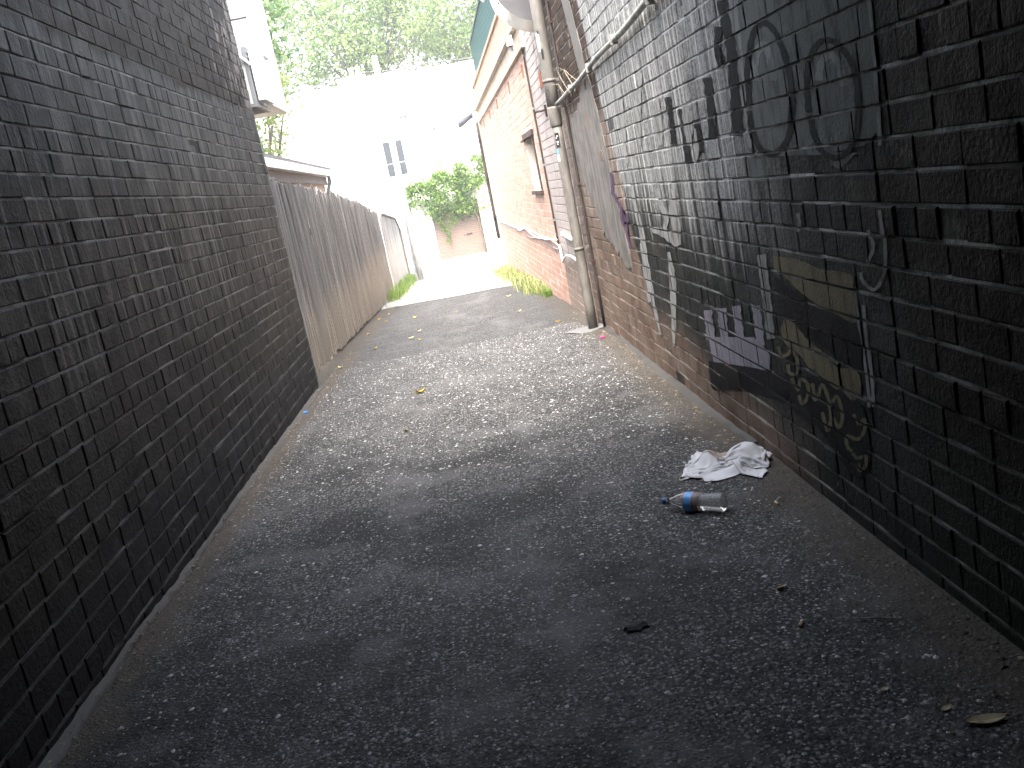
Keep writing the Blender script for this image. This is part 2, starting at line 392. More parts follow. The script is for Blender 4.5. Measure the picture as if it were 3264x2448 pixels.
XL, XR = -1.5, 1.175
frL = Fr((XL, 0), (0, -1), (1, 0))          # s = -y
frR = Fr((XR, 0), (0, 1), (-1, 0))          # s = y
lw = thing('brick_wall', 'black painted brick wall with pale runs, tarry upper band, ending beside the paling fence', 'wall')
obj('mortar', MB().fbox(frL, -8.845, 9, -.5, -.0042, -.35, 3.92), M['lwj'], lw)
build_bricks(lw, [(frL, layout(-8.85, 9, -.17, 3.9, 1))], 'lw')
rw = thing('brick_wall', 'dark brick wall with whitewash and faded graffiti behind the white cloth', 'wall')
obj('mortar', MB().fbox(frR, -9, 9.545, -.5, -.0042, -.35, 3.92), M['rwj'], rw)
RB = layout(-9, 9.55, -.17, 3.9, 2, rev=True, hrow=5)
build_bricks(rw, [(frR, RB)], 'rw')

# the slab overhead and the closed end behind the photographer
dk = thing('bridge_slab', 'sooty concrete slab spanning the alley from brick wall to brick wall', 'bridge')
obj('slab', MB().box(XL + .002, XR - .002, -9.04, 3.25, 2.75, 3.3), M['deck'], dk)
obj('edge_beam', MB().box(XL + .003, XR - .003, 3.252, 3.55, 2.7, 3.9), M['deck'], dk)
obj('end_wall', MB().box(XL - .5, XR + .5, -9.5, -9.05, -.3, 3.92), M['deck'], dk)

# ------------------------------------------------------------------ render patch and graffiti on the right wall
def clip(poly, y0, y1, z0, z1):
    for ax, lim, sg in ((0, y0, 1), (0, y1, -1), (1, z0, 1), (1, z1, -1)):
        out = []
        for i in range(len(poly)):
            a, b = poly[i - 1], poly[i]; da, db = sg * (a[ax] - lim), sg * (b[ax] - lim)
            if (da >= 0) != (db >= 0):
                t = da / (da - db); out.append((a[0] + (b[0] - a[0]) * t, a[1] + (b[1] - a[1]) * t))
            if db >= 0: out.append(b)
        poly = out
        if len(poly) < 3: return []
    return poly
rb = np.array([(b[0], b[1], b[2], b[3]) for b in RB])
def film(mb, poly, lift):
    P = np.array(poly); lo, hi = P.min(0), P.max(0)
    for c, z, L, off in rb[(rb[:, 0] + rb[:, 2] / 2 > lo[0]) & (rb[:, 0] - rb[:, 2] / 2 < hi[0]) & (rb[:, 1] + CH / 2 > lo[1]) & (rb[:, 1] - CH / 2 < hi[1])]:
        q = clip([tuple(p) for p in poly], c - L / 2 + .001, c + L / 2 - .001, z - CH / 2 + .0045, z + CH / 2 - .0045)
        if len(q) >= 3:
            ar = sum(q[i - 1][0] * q[i][1] - q[i][0] * q[i - 1][1] for i in range(len(q)))
            if abs(ar) < 2e-6: continue
            if ar > 0: q = q[::-1]
            mb.add([(XR - off - .0016 - lift, a, b) for a, b in q], [tuple(range(len(q)))])
def spline(P, n=6):
    P = [np.array(p, float) for p in P]; P = [2 * P[0] - P[1]] + P + [2 * P[-1] - P[-2]]; out = []
    for i in range(1, len(P) - 2):
        for k in range(n):
            t = k / n; a, b, c, d = P[i - 1:i + 3]
            out.append(.5 * (2 * b + (c - a) * t + (2 * a - 5 * b + 4 * c - d) * t * t + (3 * b - a - 3 * c + d) * t ** 3))
    return out + [P[-2]]
LIFT = [0.]
def wpt(p): q = onx(p[0], p[1], XR); return (q[1], q[2])
def ribbon(pix, w, taper=False):
    """outline of a brush line, as pairs of points on the wall; w is its width in photograph pixels"""
    P = spline(pix); L, R_ = [], []
    for i, p in enumerate(P):
        t = P[min(i + 1, len(P) - 1)] - P[max(i - 1, 0)]; t = t / (np.linalg.norm(t) + 1e-9); nn = np.array([-t[1], t[0]])
        ww = w / 2 * (1 + .12 * math.sin(i * 1.7)) * ((.35 + .65 * math.sin(math.pi * (i + .6) / (len(P) + .2))) if taper else 1)
        L.append(wpt(p + nn * ww)); R_.append(wpt(p - nn * ww))
    return L, R_
def stroke(mb, pix, w, taper=False):
    LIFT[0] += .00005; L, R_ = ribbon(pix, w, taper)
    for i in range(len(L) - 1): film(mb, [L[i], L[i + 1], R_[i + 1], R_[i]], LIFT[0])
def fill(mb, pix, smooth=True):
    P = [wpt(p) for p in pix]
    if smooth: P = [tuple(q) for q in spline(P + [P[0]], 4)[:-1]]
    LIFT[0] += .00005
    for t in tessellate_polygon([[Vector((a, b, 0)) for a, b in P]]): film(mb, [P[i] for i in t], LIFT[0])
def sc(ox, oy, k): return lambda pts: [(ox + x * k, oy + y * k) for x, y in pts]
kA = sc(2300, 0, 964 / 2104); kB = sc(2200, 700, 1064 / 1961); kC = sc(1750, 0, 850 / 2203); kD = sc(1800, 600, 800 / 2212); k4 = sc(1500, 450, 600 / 1531)
def mk_paint(name, col, wear=.5, dk=(.03, .03, .03)):
    m = MT(name); n = m.noise(1, 5, .65, m.vec(0, m.y * 16, m.z * 5)); f = m.noise(90, 3, .6)
    c = m.mix((n.ss(.45, .68) * wear + f.ss(.5, .7) * .25), col, dk)
    return m.bsdf(c, .75, f, .6, .006, spec=.1)
pg = MB()
fill(pg, kA([(60, -60), (1040, -60), (1075, 400), (1105, 900), (1000, 1010), (700, 1075), (250, 1090), (170, 900), (110, 400)]), False)
fill(pg, kA([(150, 1110), (290, 1110), (330, 1250), (200, 1240)])); fill(pg, kA([(730, 1080), (820, 1170), (930, 1080), (960, 1060), (700, 1060)]))
obj('graffiti', pg, mk_paint('faded grey spray paint', (.135, .142, .134), .75, (.04, .042, .04)), rw, label='faded grey sprayed block behind two ovals')
pg = MB(); LIFT[0] = .0008
for s_ in ([(60, 0), (90, 300), (140, 600), (175, 800), (205, 1030)], [(100, 0), (128, 300), (165, 650), (190, 900)], [(1030, 0), (1070, 400), (1100, 800), (1110, 1010)]): stroke(pg, kA(s_), 13)
for s_ in ([(235, 560), (240, 400), (290, 310), (340, 400), (370, 560)], [(680, 560), (700, 430), (770, 380), (830, 470), (850, 600)]): stroke(pg, kA(s_), 24)
for s_ in ([(1130, -60), (1150, 100), (1150, 290), (1090, 410), (1020, 360), (1005, 310)], [(1050, 60), (1085, 160), (1050, 250)], [(980, 430), (1005, 640), (1030, 860), (1060, 1100)], [(1025, 500), (1045, 700), (1075, 960), (1080, 1100)], [(640, -40), (650, 30), (630, 70)]): stroke(pg, kB(s_), 11)
stroke(pg, kB([(420, 205), (440, 350), (460, 520), (480, 700)]), 27)
obj('graffiti', pg, mk_paint('pale grey spray paint', (.24, .245, .235), .6), rw, label='pale grey sprayed arches and double lines')
pg = MB()
for s_ in ([(195, 750), (188, 560), (195, 400), (220, 250), (275, 160), (350, 190), (430, 330), (480, 520), (500, 750), (470, 950), (390, 1055), (290, 1050), (220, 930), (196, 770)], [(612, 780), (600, 600), (612, 420), (680, 300), (760, 280), (850, 340), (930, 480), (960, 700), (940, 950), (850, 1085), (740, 1075), (650, 960), (614, 800)]): stroke(pg, kA(s_), 19)
for s_, w in (([(1430, 0), (1480, 250), (1520, 480), (1545, 800), (1560, 1120)], 35), ([(1310, 640), (1330, 800), (1370, 1150)], 27), ([(985, 800), (1005, 950), (1040, 1190)], 19), ([(1095, 900), (1130, 1100), (1165, 1340)], 22), ([(1225, 1020), (1245, 1130), (1265, 1260)], 18), ([(1400, 220), (1400, 400), (1440, 560)], 24)): stroke(pg, kC(s_), w)
fill(pg, kB([(110, 830), (300, 850), (480, 890), (620, 960), (740, 1080), (790, 1200), (700, 1190), (560, 1080), (420, 1030), (240, 1000), (130, 990)]))
fill(pg, kB([(500, 330), (620, 420), (760, 520), (980, 600), (1010, 900), (860, 800), (700, 690), (540, 580)]))
fill(pg, kB([(560, 900), (760, 940), (1000, 1060), (1060, 1300), (1050, 1480), (960, 1500), (840, 1330), (700, 1150), (600, 1020)]))
obj('graffiti', pg, mk_paint('black spray paint', (.0075, .0075, .009), .25, (.03, .03, .03)), rw, label='black sprayed drips and fills')
pg = MB()
fill(pg, kB([(112, 690), (180, 690), (280, 690), (380, 690), (430, 730), (470, 800), (470, 890), (380, 870), (250, 850), (140, 835)]), False)
for a in ([(110, 530), (116, 620), (125, 700)], [(190, 520), (196, 610), (205, 700)], [(278, 505), (286, 600), (300, 700)], [(390, 505), (405, 600), (420, 740)]): stroke(pg, kB(a), 26)
obj('graffiti', pg, mk_paint('lilac spray paint', (.24, .225, .262), .45, (.08, .08, .09)), rw, label='lilac comb shape with four upright bars')
pg = MB()
fill(pg, kB([(540, 640), (570, 570), (640, 640), (720, 730), (800, 790), (880, 870), (960, 870), (1000, 930), (1003, 1030), (960, 1060), (900, 1000), (850, 990), (760, 900), (700, 870), (650, 800), (560, 720)]))
fill(pg, kB([(490, 210), (660, 240), (780, 290), (950, 320), (965, 420), (985, 600), (880, 560), (760, 500), (640, 410), (560, 330), (500, 290)]))
for s_ in ([(520, 745), (545, 800), (580, 790), (600, 770), (632, 830), (630, 900), (590, 900), (580, 850)], [(600, 930), (640, 1000), (650, 940), (690, 960), (695, 1040), (660, 1080), (645, 1030)], [(720, 960), (745, 1060), (780, 970), (820, 1060), (835, 1160), (815, 1240), (785, 1130)], [(840, 1070), (870, 1040), (900, 1150), (880, 1220), (845, 1160)], [(970, 1140), (1000, 1200), (1035, 1170), (1030, 1240), (990, 1290), (930, 1270), (930, 1330), (960, 1360)], [(960, 1370), (990, 1400), (1040, 1390), (1030, 1460), (1000, 1470), (1000, 1430)]): stroke(pg, kB(s_), 11)
obj('graffiti', pg, mk_paint('olive spray paint', (.15, .132, .08), .6), rw, label='olive bubble letters with curling lines below')
pg = MB()
for s_, w in (([(600, -60), (620, 120), (690, 420), (720, 640), (780, 960), (850, 1290)], 16), ([(820, 0), (860, 160), (905, 240), (880, 380)], 20), ([(950, 0), (975, 250), (1010, 500)], 30), ([(925, 560), (955, 760), (965, 1000), (970, 1390)], 20), ([(770, 360), (900, 400), (1000, 510)], 30), ([(680, 480), (730, 800), (760, 1000)], 16)): stroke(pg, kD(s_), w, True)
for s_, w in (([(560, 500), (600, 900), (650, 1350)], 16), ([(900, 800), (905, 1000), (930, 1200)], 26), ([(1120, 850), (1150, 1000), (1170, 1200)], 30), ([(760, 600), (740, 900), (760, 1200)], 20), ([(1210, 1060), (1230, 1250), (1210, 1340)], 13)): stroke(pg, kC(s_), w, True)
obj('graffiti', pg, mk_paint('white paint runs', (.3, .3, .29), .9, (.11, .11, .11)), rw, label='white paint runs')
# smooth render skim between the painted brick and the downpipe
rp = [(7.0, .58), (7.06, .8), (7.12, 1.0), (7.28, 1.5), (7.5, 2.0), (7.8, 2.6), (8.1, 3.2), (8.45, 3.6), (8.75, 3.6), (8.42, 3.1), (8.12, 2.5), (7.84, 2.0), (8.2, 1.86), (8.75, 1.78), (9.02, 1.62), (8.95, 1.3), (8.6, 1.12), (8.3, 1.0), (8.1, .8), (7.75, .72), (7.5, .66), (7.28, .6)]
rp2 = []
for i in range(len(rp)):
    a, b = rp[i], rp[(i + 1) % len(rp)]
    for k in range(5):
        t = k / 5; rp2.append((a[0] + (b[0] - a[0]) * t + rnd.uniform(-.03, .03), a[1] + (b[1] - a[1]) * t + rnd.uniform(-.03, .03)))
mb = MB(); n = len(rp2); tri = tessellate_polygon([[Vector((a, b, 0)) for a, b in rp2]])
mb.add([(XR - .0052, a, b) for a, b in rp2] + [(XR + .001, a, b) for a, b in rp2], [tuple(t) for t in tri] + [(i, (i + 1) % n, n + (i + 1) % n, n + i) for i in range(n)])
mm = MT('skim render'); st = mm.noise(1, 5, .62, mm.vec(1, mm.y * 12, mm.z * 1.3)); md = mm.noise(5, 5, .65)
cc = mm.mix((st * .5 + md * .5).ss(.4, .62), (.085, .075, .066), (.2, .187, .172)); cc = mm.mix((mm.z + (st - .5)).ss(1.75, 2.1) * .8, cc, mm.mix(md, (.06, .055, .05), (.15, .14, .13)))
cc = mm.mix(md.ss(.56, .64) * .75, cc, (.13, .085, .06))
obj('render_patch', mb, mm.bsdf(cc, .7, mm.noise(30, 5, .65), .4, .006), rw, label='worn grey render skim')
mb = MB(); LI = 0
def onpatch(pix, w):
    L, R_ = ribbon(pix, w); mb.add([(XR - .0082, *q) for p in zip(L, R_) for q in p], [(2 * i - 2, 2 * i - 1, 2 * i + 1, 2 * i) for i in range(1, len(L))])
onpatch(k4([(1150, 250), (1165, 340), (1160, 420), (1185, 440), (1195, 480), (1230, 530), (1235, 620), (1255, 670), (1285, 640), (1255, 570), (1275, 700), (1290, 800), (1320, 860)]), 8)
obj('graffiti', mb, mk_paint('purple marker', (.075, .045, .09), .3, (.15, .13, .15)), rw, label='purple scrawled tag')

# ------------------------------------------------------------------ red brick building beyond the bridge
mR = -.0125
frB = Fr((XR - .003, 12.), (mR, 1), (-1, mR))          # s = y - 12 beyond the kink
SEND = 11.35
WIN = (.62, 1.72, 1.17, 1.92)                          # window opening: s, s, z, z
vents = [(onx(1400 + 1195 * .2712, 940 * .2712, XR)[1], 2.31, 0)] + [(y - 12, z, 1) for y, z in ((12.45, 2.61), (14.66, 2.64), (17.43, 2.66), (19.8, 2.67), (22.2, 2.68))]
weeps = [(.95, -.03), (2.72, -.02), (5.4, 0), (7.0, .01), (8.45, .01)]
rbld = thing('brick_building', 'red brick building with cream parapet and cornice past the downpipe', 'building')
def skB(c, z, L):
    if WIN[0] - L / 2 < c < WIN[1] + L / 2 and WIN[2] - .04 < z < WIN[3] + .04: return True
    return any(v[2] and abs(c - v[0]) < .11 + L / 2 - .03 and abs(z - v[1]) < .1 for v in vents) or any(abs(c - a) < .05 + L / 2 - .04 and abs(z - b) < .045 for a, b in weeps)
frB0 = Fr((XR - .003, 0), (0, 1), (-1, 0))
B1 = layout(9.56, 11.83, -.35, 3.05, 5, rev=True, hrow=4, skip=lambda c, z, L: abs(c - vents[0][0]) < .1 + L / 2 - .03 and abs(z - vents[0][1]) < .1)
B2 = layout(-.16, SEND, -.8, 2.78, 6, rev=False, hrow=6, skip=skB)
mb = MB().fbox(frB0, 9.56, 11.84, -3, -.0042, -.6, 3.06)
# body with the window opening left free
mb.fbox(frB, -.16, WIN[0], -3, -.0042, -1, 2.8); mb.fbox(frB, WIN[1], SEND, -3, -.0042, -1, 2.8)
mb.fbox(frB, WIN[0], WIN[1], -3, -.0042, -1, WIN[2]); mb.fbox(frB, WIN[0], WIN[1], -3, -.0042, WIN[3], 2.8); mb.fbox(frB, WIN[0], WIN[1], -3, -.16, WIN[2], WIN[3])
obj('mortar', mb, M['redj'], rbld); build_bricks(rbld, [(frB0, B1), (frB, B2)], 'red')
M['cream'] = plain('cream render', (.45, .37, .29), .75, .15); M['peach'] = plain('peach render', (.37, .25, .175), .75, .12); M['white'] = plain('white paint', (.72, .72, .7), .55, .08); M['rust'] = plain('rusty iron', (.05, .022, .017), .8, .4, 20); M['brown'] = plain('dull brown paint', (.035, .026, .023), .6, .3)
M['terra'] = plain('terracotta', (.36, .13, .075), .8, .2); M['dark'] = plain('dark void', (.012, .012, .013), .9)
M['grey'] = plain('grey metal', (.2, .21, .22), .5, .15); M['steel'] = plain('brushed steel', (.36, .36, .355), .34, .08, 3, metal=1, bscale=200, bstr=.05)
obj('cornice', MB().fbox(frB, -.35, SEND + .02, 0, .05, 2.785, 2.83).fbox(frB, -.35, SEND + .02, -.2, .03, 2.8301, 3.03).fbox(frB, -.35, SEND + .03, -.2, .1, 3.0301, 3.08), M['cream'], rbld)
obj('parapet', MB().fbox(frB, -.2, SEND, -.3, .012, 3.0803, 3.53).fbox(frB, -.2, SEND + .03, -.33, .045, 3.5303, 3.58), M['peach'], rbld)
obj('pilaster', MB().fbox(frB, SEND + .003, SEND + 1.25, -.4, .03, -1.1, 2.95), M['cream'], rbld)
obj('roof', MB().fbox(frB, -2.3, SEND, -3, -.31, 3.062, 3.2), M['deck'], rbld)
w = obj('window', MB().fbox(frB, WIN[0] + .1, WIN[1], -.155, -.12, WIN[2], WIN[3] - .07), M['white'], rbld)
obj('jamb', MB().fbox(frB, WIN[0], WIN[0] + .095, -.15, .012, WIN[2], WIN[3] - .07), M['rust'], w)
obj('sill', MB().fbox(frB, WIN[0] - .04, WIN[1] + .05, -.12, .04, WIN[2] - .05, WIN[2] - .004), M['rust'], w)
obj('lintel', MB().fbox(frB, WIN[0] - .1, WIN[1] + .1, -.1, .03, WIN[3] - .065, WIN[3] + .004).fbox(frB, WIN[1] - .05, WIN[1] + .22, .0, .05, WIN[3] - .09, WIN[3] - .066), M['rust'], w)
obj('pane', MB().fbox(frB, WIN[0] + .2, WIN[1] - .12, -.119, -.114, WIN[2] + .1, WIN[3] - .16), M['grey'], w)
for a, z, big in vents:
    fr = frB if big else frB0; v = obj('air_vent', MB().fbox(fr, a - .11, a + .11, -.0075, -.004, z - .08, z + .08) if big else MB().fbox(fr, a - .11, a + .11, -.0075, -.003, z - .08, z + .08), M['dark'], rbld)
    mb = MB()
    for i in range(7): mb.fbox(fr, a - .11 + i * .0325, a - .095 + i * .0325, -.0035, .004, z - .078, z + .078)
    for i in range(4): mb.fbox(fr, a - .109, a + .109, -.003, .0025, z - .08 + i * .048, z - .066 + i * .048)
    obj('grille', mb, M['terra'], v)
for a, z in weeps: obj('weep_hole', MB().fbox(frB, a - .045, a + .045, -.008, -.005, z - .038, z + .038), M['rust'], rbld)
obj('movement_joint', MB().fbox(frB, SEND - 2.0, SEND - 1.985, -.005, .0032, -.7, 2.2), M['grey'], rbld)
hk = thing('iron_bracket', 'rusty iron bracket sticking out of the pale brick above the cables', 'bracket')
obj('plate', MB().fbox(frB0, 10.62, 10.68, .003, .02, 1.93, 2.05), M['rust'], hk)
obj('arm', MB().tube([frB0(10.65, .02, 2.), frB0(10.72, .05, 2.), frB0(10.86, .09, 2.01), frB0(10.98, .1, 1.99)], .011, 6), M['rust'], hk)
# corrugated green screen on the parapet
def mk_green():
    m = MT('green sheet'); n = m.noise(1, 4, .6, m.vec(0, m.y * 5, m.z * .7)); return m.bsdf(m.mix(n, (.008, .036, .037), (.016, .062, .06)), .45)
M['green'] = mk_green()
gs = thing('sheet_fence', 'dark green corrugated sheet fence standing on the cream parapet', 'fence')
mb = MB(); n = 150; vs_ = []
for i in range(n + 1):
    a = -.1 + (SEND - .3 + .1) * i / n; d = -.1 + .022 * (1, 1, -1, -1)[i % 4]
    vs_ += [frB(a, d, 3.582), frB(a, d, 4.42)]
mb.add(vs_, [(2 * i, 2 * i + 1, 2 * i + 3, 2 * i + 2) for i in range(n)]); s_ = obj('sheet', mb, M['green'], gs)
obj('top_rail', MB().fbox(frB, -.1, SEND - .3, -.14, -.06, 4.423, 4.46), M['green'], gs)
for i in range(5): obj('post', MB().fbox(frB, i * 2.7, i * 2.7 + .06, -.22, -.16, 3.582, 4.42), M['green'], gs)
bl = thing('bird_box', 'small white fitting fixed to the green corrugated sheet', 'fitting')
obj('plate', MB().fbox(frB, 3.6, 3.66, -.074, -.06, 3.98, 4.12), M['white'], bl); obj('hood', MB().tube([frB(3.63, -.06, 4.1), frB(3.63, .02, 4.1), frB(3.63, .08, 4.05)], [.035, .05, .06], 10), M['white'], bl)

# thin dark conduit and white cables on the building
cd = thing('conduit', 'thin dark vertical conduit on the pale brick next to the red brickwork', 'conduit')
obj('tube', MB().tube([frB0(11.84, .016, z) for z in np.linspace(.5, 3.0, 9)], .012, 8), M['brown'], cd)
for z in (.8, 1.45, 2.1, 2.7): obj('clip', MB().fbox(frB0, 11.815, 11.865, .002, .03, z, z + .025), M['grey'], cd)
cb = thing('cable_bundle', 'loose white cables sagging along the red brick wall to the pipe', 'cable')
for k, (off, dz, r) in enumerate(((.02, 0, .013), (.03, .03, .009), (.015, -.045, .008))):
    P = []
    for s in np.linspace(SEND, -.2, 40): P.append(frB(s, off + .005 * math.sin(s * 2 + k), .52 + dz + (.03 * math.sin(s * 1.9 + k * 2) if s < 6 else 0) + (.05 * math.exp(-((s - 4.4) / .5) ** 2) if k < 2 else 0)))
    if k == 0: P += [frB0(11.6, .03, .5), frB0(11.5, .04, .38), frB0(11.4, .045, .34), frB0(11.25, .045, .39), frB0(10.9, .045, .45), frB0(10.5, .045, .47), frB0(9.9, .04, .45)]
    obj('cable', MB().tube(P, r, 7), M['white'] if k < 2 else M['grey'], cb, smooth=True)
cb2 = thing('pipe_stub', 'short white pipe stub poking from the pale brick behind the downpipe', 'pipe')
obj('tube', MB().tube([frB0(10.2, .03, .66), frB0(10.95, .03, .68), frB0(11.02, .02, .685)], .022, 10), M['white'], cb2, smooth=True)
obj('socket', MB().tube([frB0(10.93, .03, .68), frB0(11.04, .03, .683)], .029, 10), M['white'], cb2, smooth=True)
# lamp and rainwater pipe at the end of the building
lp = thing('wall_lamp', 'blue grey street light hood on the corner of the red brick building', 'lamp')
obj('bracket', MB().fbox(frB, SEND - .05, SEND + .12, .101, .16, 2.86, 3.06), M['grey'], lp)
q0 = np.array(frB(SEND + .03, .16, 2.99)); hood = MB(); rings = [(0, .075, 0), (.1, .12, -.01), (.2, .15, -.045), (.3, .16, -.085), (.36, .13, -.1)]
vs_ = []
for dx, r, dz in rings:
    for k in range(14):
        a = 2 * math.pi * k / 14; vs_.append((q0[0] - dx, q0[1] + r * math.cos(a), q0[2] + dz + r * .95 * math.sin(a)))
hood.add(vs_, [(i * 14 + k, i * 14 + (k + 1) % 14, (i + 1) * 14 + (k + 1) % 14, (i + 1) * 14 + k) for i in range(4) for k in range(14)] + [tuple(range(14))[::-1], tuple(56 + k for k in range(14))])
M['bluegrey'] = plain('blue grey enamel', (.14, .16, .2), .5, .1)
obj('hood', hood, M['bluegrey'], lp, smooth=True)
obj('stem', MB().tube([frB(SEND + .04, .13, 3.06), frB(SEND + .04, .14, 3.2), frB(SEND + .04, .16, 3.42)], .018, 8), M['grey'], lp)
rp_ = thing('rainwater_pipe', 'dark brown rainwater pipe on the cream end pilaster below the lamp', 'pipe')
obj('tube', MB().tube([frB(SEND + .5 + .02 * i, .07, z) for i, z in enumerate(np.linspace(2.84, .1, 8))], .035, 10), M['brown'], rp_, smooth=True)
for z in (.6, 1.5, 2.4): obj('clip', MB().fbox(frB, SEND + .46, SEND + .62, .032, .11, z, z + .03), M['rust'], rp_)

# half round steel hood on the wall above the pipe
M['shade'] = plain('dark grey panel', (.075, .072, .078), .55, .1)
drum = thing('steel_hood', 'half round brushed steel hood with dark face high on the wall behind the downpipe', 'hood')
cxd, czd, rd = 1.2, 3.17, .43; A0, A1 = math.acos((1.168 - cxd) / rd), 2 * math.pi - math.acos((1.168 - cxd) / rd)
arc = [(cxd + rd * math.cos(A0 + (A1 - A0) * k / 40), czd - rd * math.sin(A0 + (A1 - A0) * k / 40)) for k in range(41)]
mb = MB(); mb.add([(x, 9.68, z) for x, z in arc] + [(x, 10.32, z) for x, z in arc], [(k, k + 1, 42 + k, 41 + k) for k in range(40)]); o = obj('rim', mb, M['steel'], drum, smooth=True)
mb = MB(); arc2 = [(cxd + (x - cxd) * .985, czd + (z - czd) * .985) for x, z in arc]; mb.add([(x, 9.72, z) for x, z in arc2] + [(1.168, 9.72, czd)], [(k, 41, k + 1) for k in range(40)]); obj('face', mb, M['shade'], drum)
mb = MB(); mb.add([(x, 10.3, z) for x, z in arc2] + [(1.168, 10.3, czd)], [(k, k + 1, 41) for k in range(40)]); obj('back', mb, M['shade'], drum)
for k in (14, 24, 34): obj('rivet', MB().tube([(arc[k][0], 9.78, arc[k][1] - .004), (arc[k][0] * 1.0, 9.80, arc[k][1] - .004)], .008, 6), M['steel'], drum)
bx = thing('junction_box', 'small grey junction box on the cream cornice below the steel hood', 'box')
obj('case', MB().fbox(frB0, 11.9, 12.02, .105, .17, 2.86, 2.97), M['white'], bx); obj('gland', MB().tube([frB0(11.96, .13, 2.86), frB0(11.96, .13, 2.8)], .02, 8), M['grey'], bx)

# ------------------------------------------------------------------ downpipe
mm = MT('beige pipe paint'); n1 = mm.noise(4, 5, .65, mm.vec(mm.x * 3, mm.y * 3, mm.z)); n2 = mm.noise(30, 4)
cc = mm.mix(n1.ss(.35, .65), (.095, .087, .076), (.15, .14, .126)); cc = mm.mix((n1 * .7 + n2 * .3).ss(.53, .57) * mm.z.ss(.7, .95) * mm.z.ss(1.75, 1.5), cc, (.15, .14, .13))
M['pipe'] = mm.bsdf(cc, .55, n2, .2, .003)
dp = thing('downpipe', 'stout beige downpipe with stickers standing against the brick where the bridge ends', 'pipe')
def pc(z): return 1.068 + .014 * max(0, z - 1.7), 9.12
g0 = zasph(1.07, 9.12)
obj('lower_pipe', MB().tube([(*pc(z), z) for z in np.linspace(g0 - .01, 1.86, 8)], .0465, 24), M['pipe'], dp, smooth=True)
obj('collar', MB().tube([(*pc(z), z) for z in (1.74, 1.76, 1.9, 1.92)], [.049, .056, .058, .0575], 24), M['pipe'], dp, smooth=True)
obj('upper_pipe', MB().tube([(*pc(z), z) for z in np.linspace(1.88, 4.2, 10)], .0565, 24), M['pipe'], dp, smooth=True)
for z in (.62, 2.13): obj('strap', MB().tube([(*pc(z), z), (*pc(z + .03), z + .03)], .0495 if z < 1 else .0595, 24), M['pipe'], dp, smooth=True); obj('strap_arm', MB().box(1.08, 1.172, 9.11, 9.135, z + .003, z + .027), M['pipe'], dp)
obj('footing', MB().add([(x, y, zasph(x, y) + (.012 if 0 < k < 9 else .001)) for k, (x, y) in enumerate([(1.07, 9.1)] * 0 + [(.93, 8.98), (.86, 9.06), (.8, 9.16), (.86, 9.24), (.98, 9.3), (1.1, 9.33), (1.17, 9.3), (1.172, 9.05), (1.12, 8.99), (1.02, 8.95)])], [tuple(range(10))[::-1]]), M['road'], dp)
AV = math.atan2(-9.12, -1.07)                          # towards the photographer
def patch(z0, z1, a0, a1, r, name, mat, label=None):
    mb = MB(); n = 8; mb.add([(pc(z)[0] + r * math.cos(AV + a0 + (a1 - a0) * k / n), 9.12 + r * math.sin(AV + a0 + (a1 - a0) * k / n), z) for z in (z0, z1) for k in range(n + 1)], [(k, k + 1, n + 2 + k, n + 1 + k) for k in range(n)])
    return obj(name, mb, mat, dp, smooth=True, label=label)
M['black'] = plain('black vinyl', (.015, .015, .018), .4); M['skyblue'] = plain('blue vinyl', (.12, .3, .42), .4); M['stick'] = plain('white vinyl', (.6, .6, .6), .4, .1)
patch(1.56, 1.69, -.75, .05, .048, 'sticker', M['black'], 'black sticker with pale marks')
for z, a, b in ((1.585, -.5, -.3), (1.605, -.55, -.15), (1.64, -.6, -.4), (1.655, -.45, -.2)): patch(z, z + .012, a, b, .0486, 'sticker_mark', M['stick'])
patch(1.505, 1.55, -1.1, -.55, .048, 'sticker', M['skyblue'], 'small blue sticker'); patch(1.44, 1.5, -1.1, -.5, .048, 'sticker', M['stick'], 'small white sticker on the lower pipe')
patch(2.4, 2.56, -1.0, -.45, .058, 'sticker', M['stick'], 'torn white sticker'); patch(2.33, 2.42, -.5, -.15, .0584, 'sticker', M['black'], 'torn black sticker'); patch(2.545, 2.575, -.7, -.4, .0584, 'sticker', M['black'], 'black sticker scrap')
tc = bpy.data.curves.new('lettering', 'FONT'); tc.body = 'IDDNE1'; tc.size = .052; tc.extrude = .0004; tc.align_x = 'CENTER'; tc.align_y = 'CENTER'
to = bpy.data.objects.new('tmp', tc); COL.objects.link(to); dg = bpy.context.evaluated_depsgraph_get(); me = bpy.data.meshes.new_from_object(to.evaluated_get(dg)); bpy.data.objects.remove(to)
me.materials.clear(); me.materials.append(M['black'])
for v in me.vertices:                                   # wrapped round the pipe, reading downwards
    t, hgt, e = v.co; a = AV - .62 + (hgt) / .057; r = .0578 + e
    z = 2.02 - t; v.co = (pc(z)[0] + r * math.cos(a), 9.12 + r * math.sin(a), z)
link('lettering', me, dp)
tp = thing('conduit', 'thin rusty conduit running up just beside the beige downpipe', 'conduit')
obj('tube', MB().tube([(1.155, 8.97, z) for z in np.linspace(zasph(1.15, 8.97), 3.95, 10)],   .013, 8), M['brown'], tp, smooth=True)
for z in (.5, 1.2, 1.9, 2.6, 3.3): obj('clip', MB().box(1.14, 1.173, 8.95, 8.99, z, z + .02), M['rust'], tp)
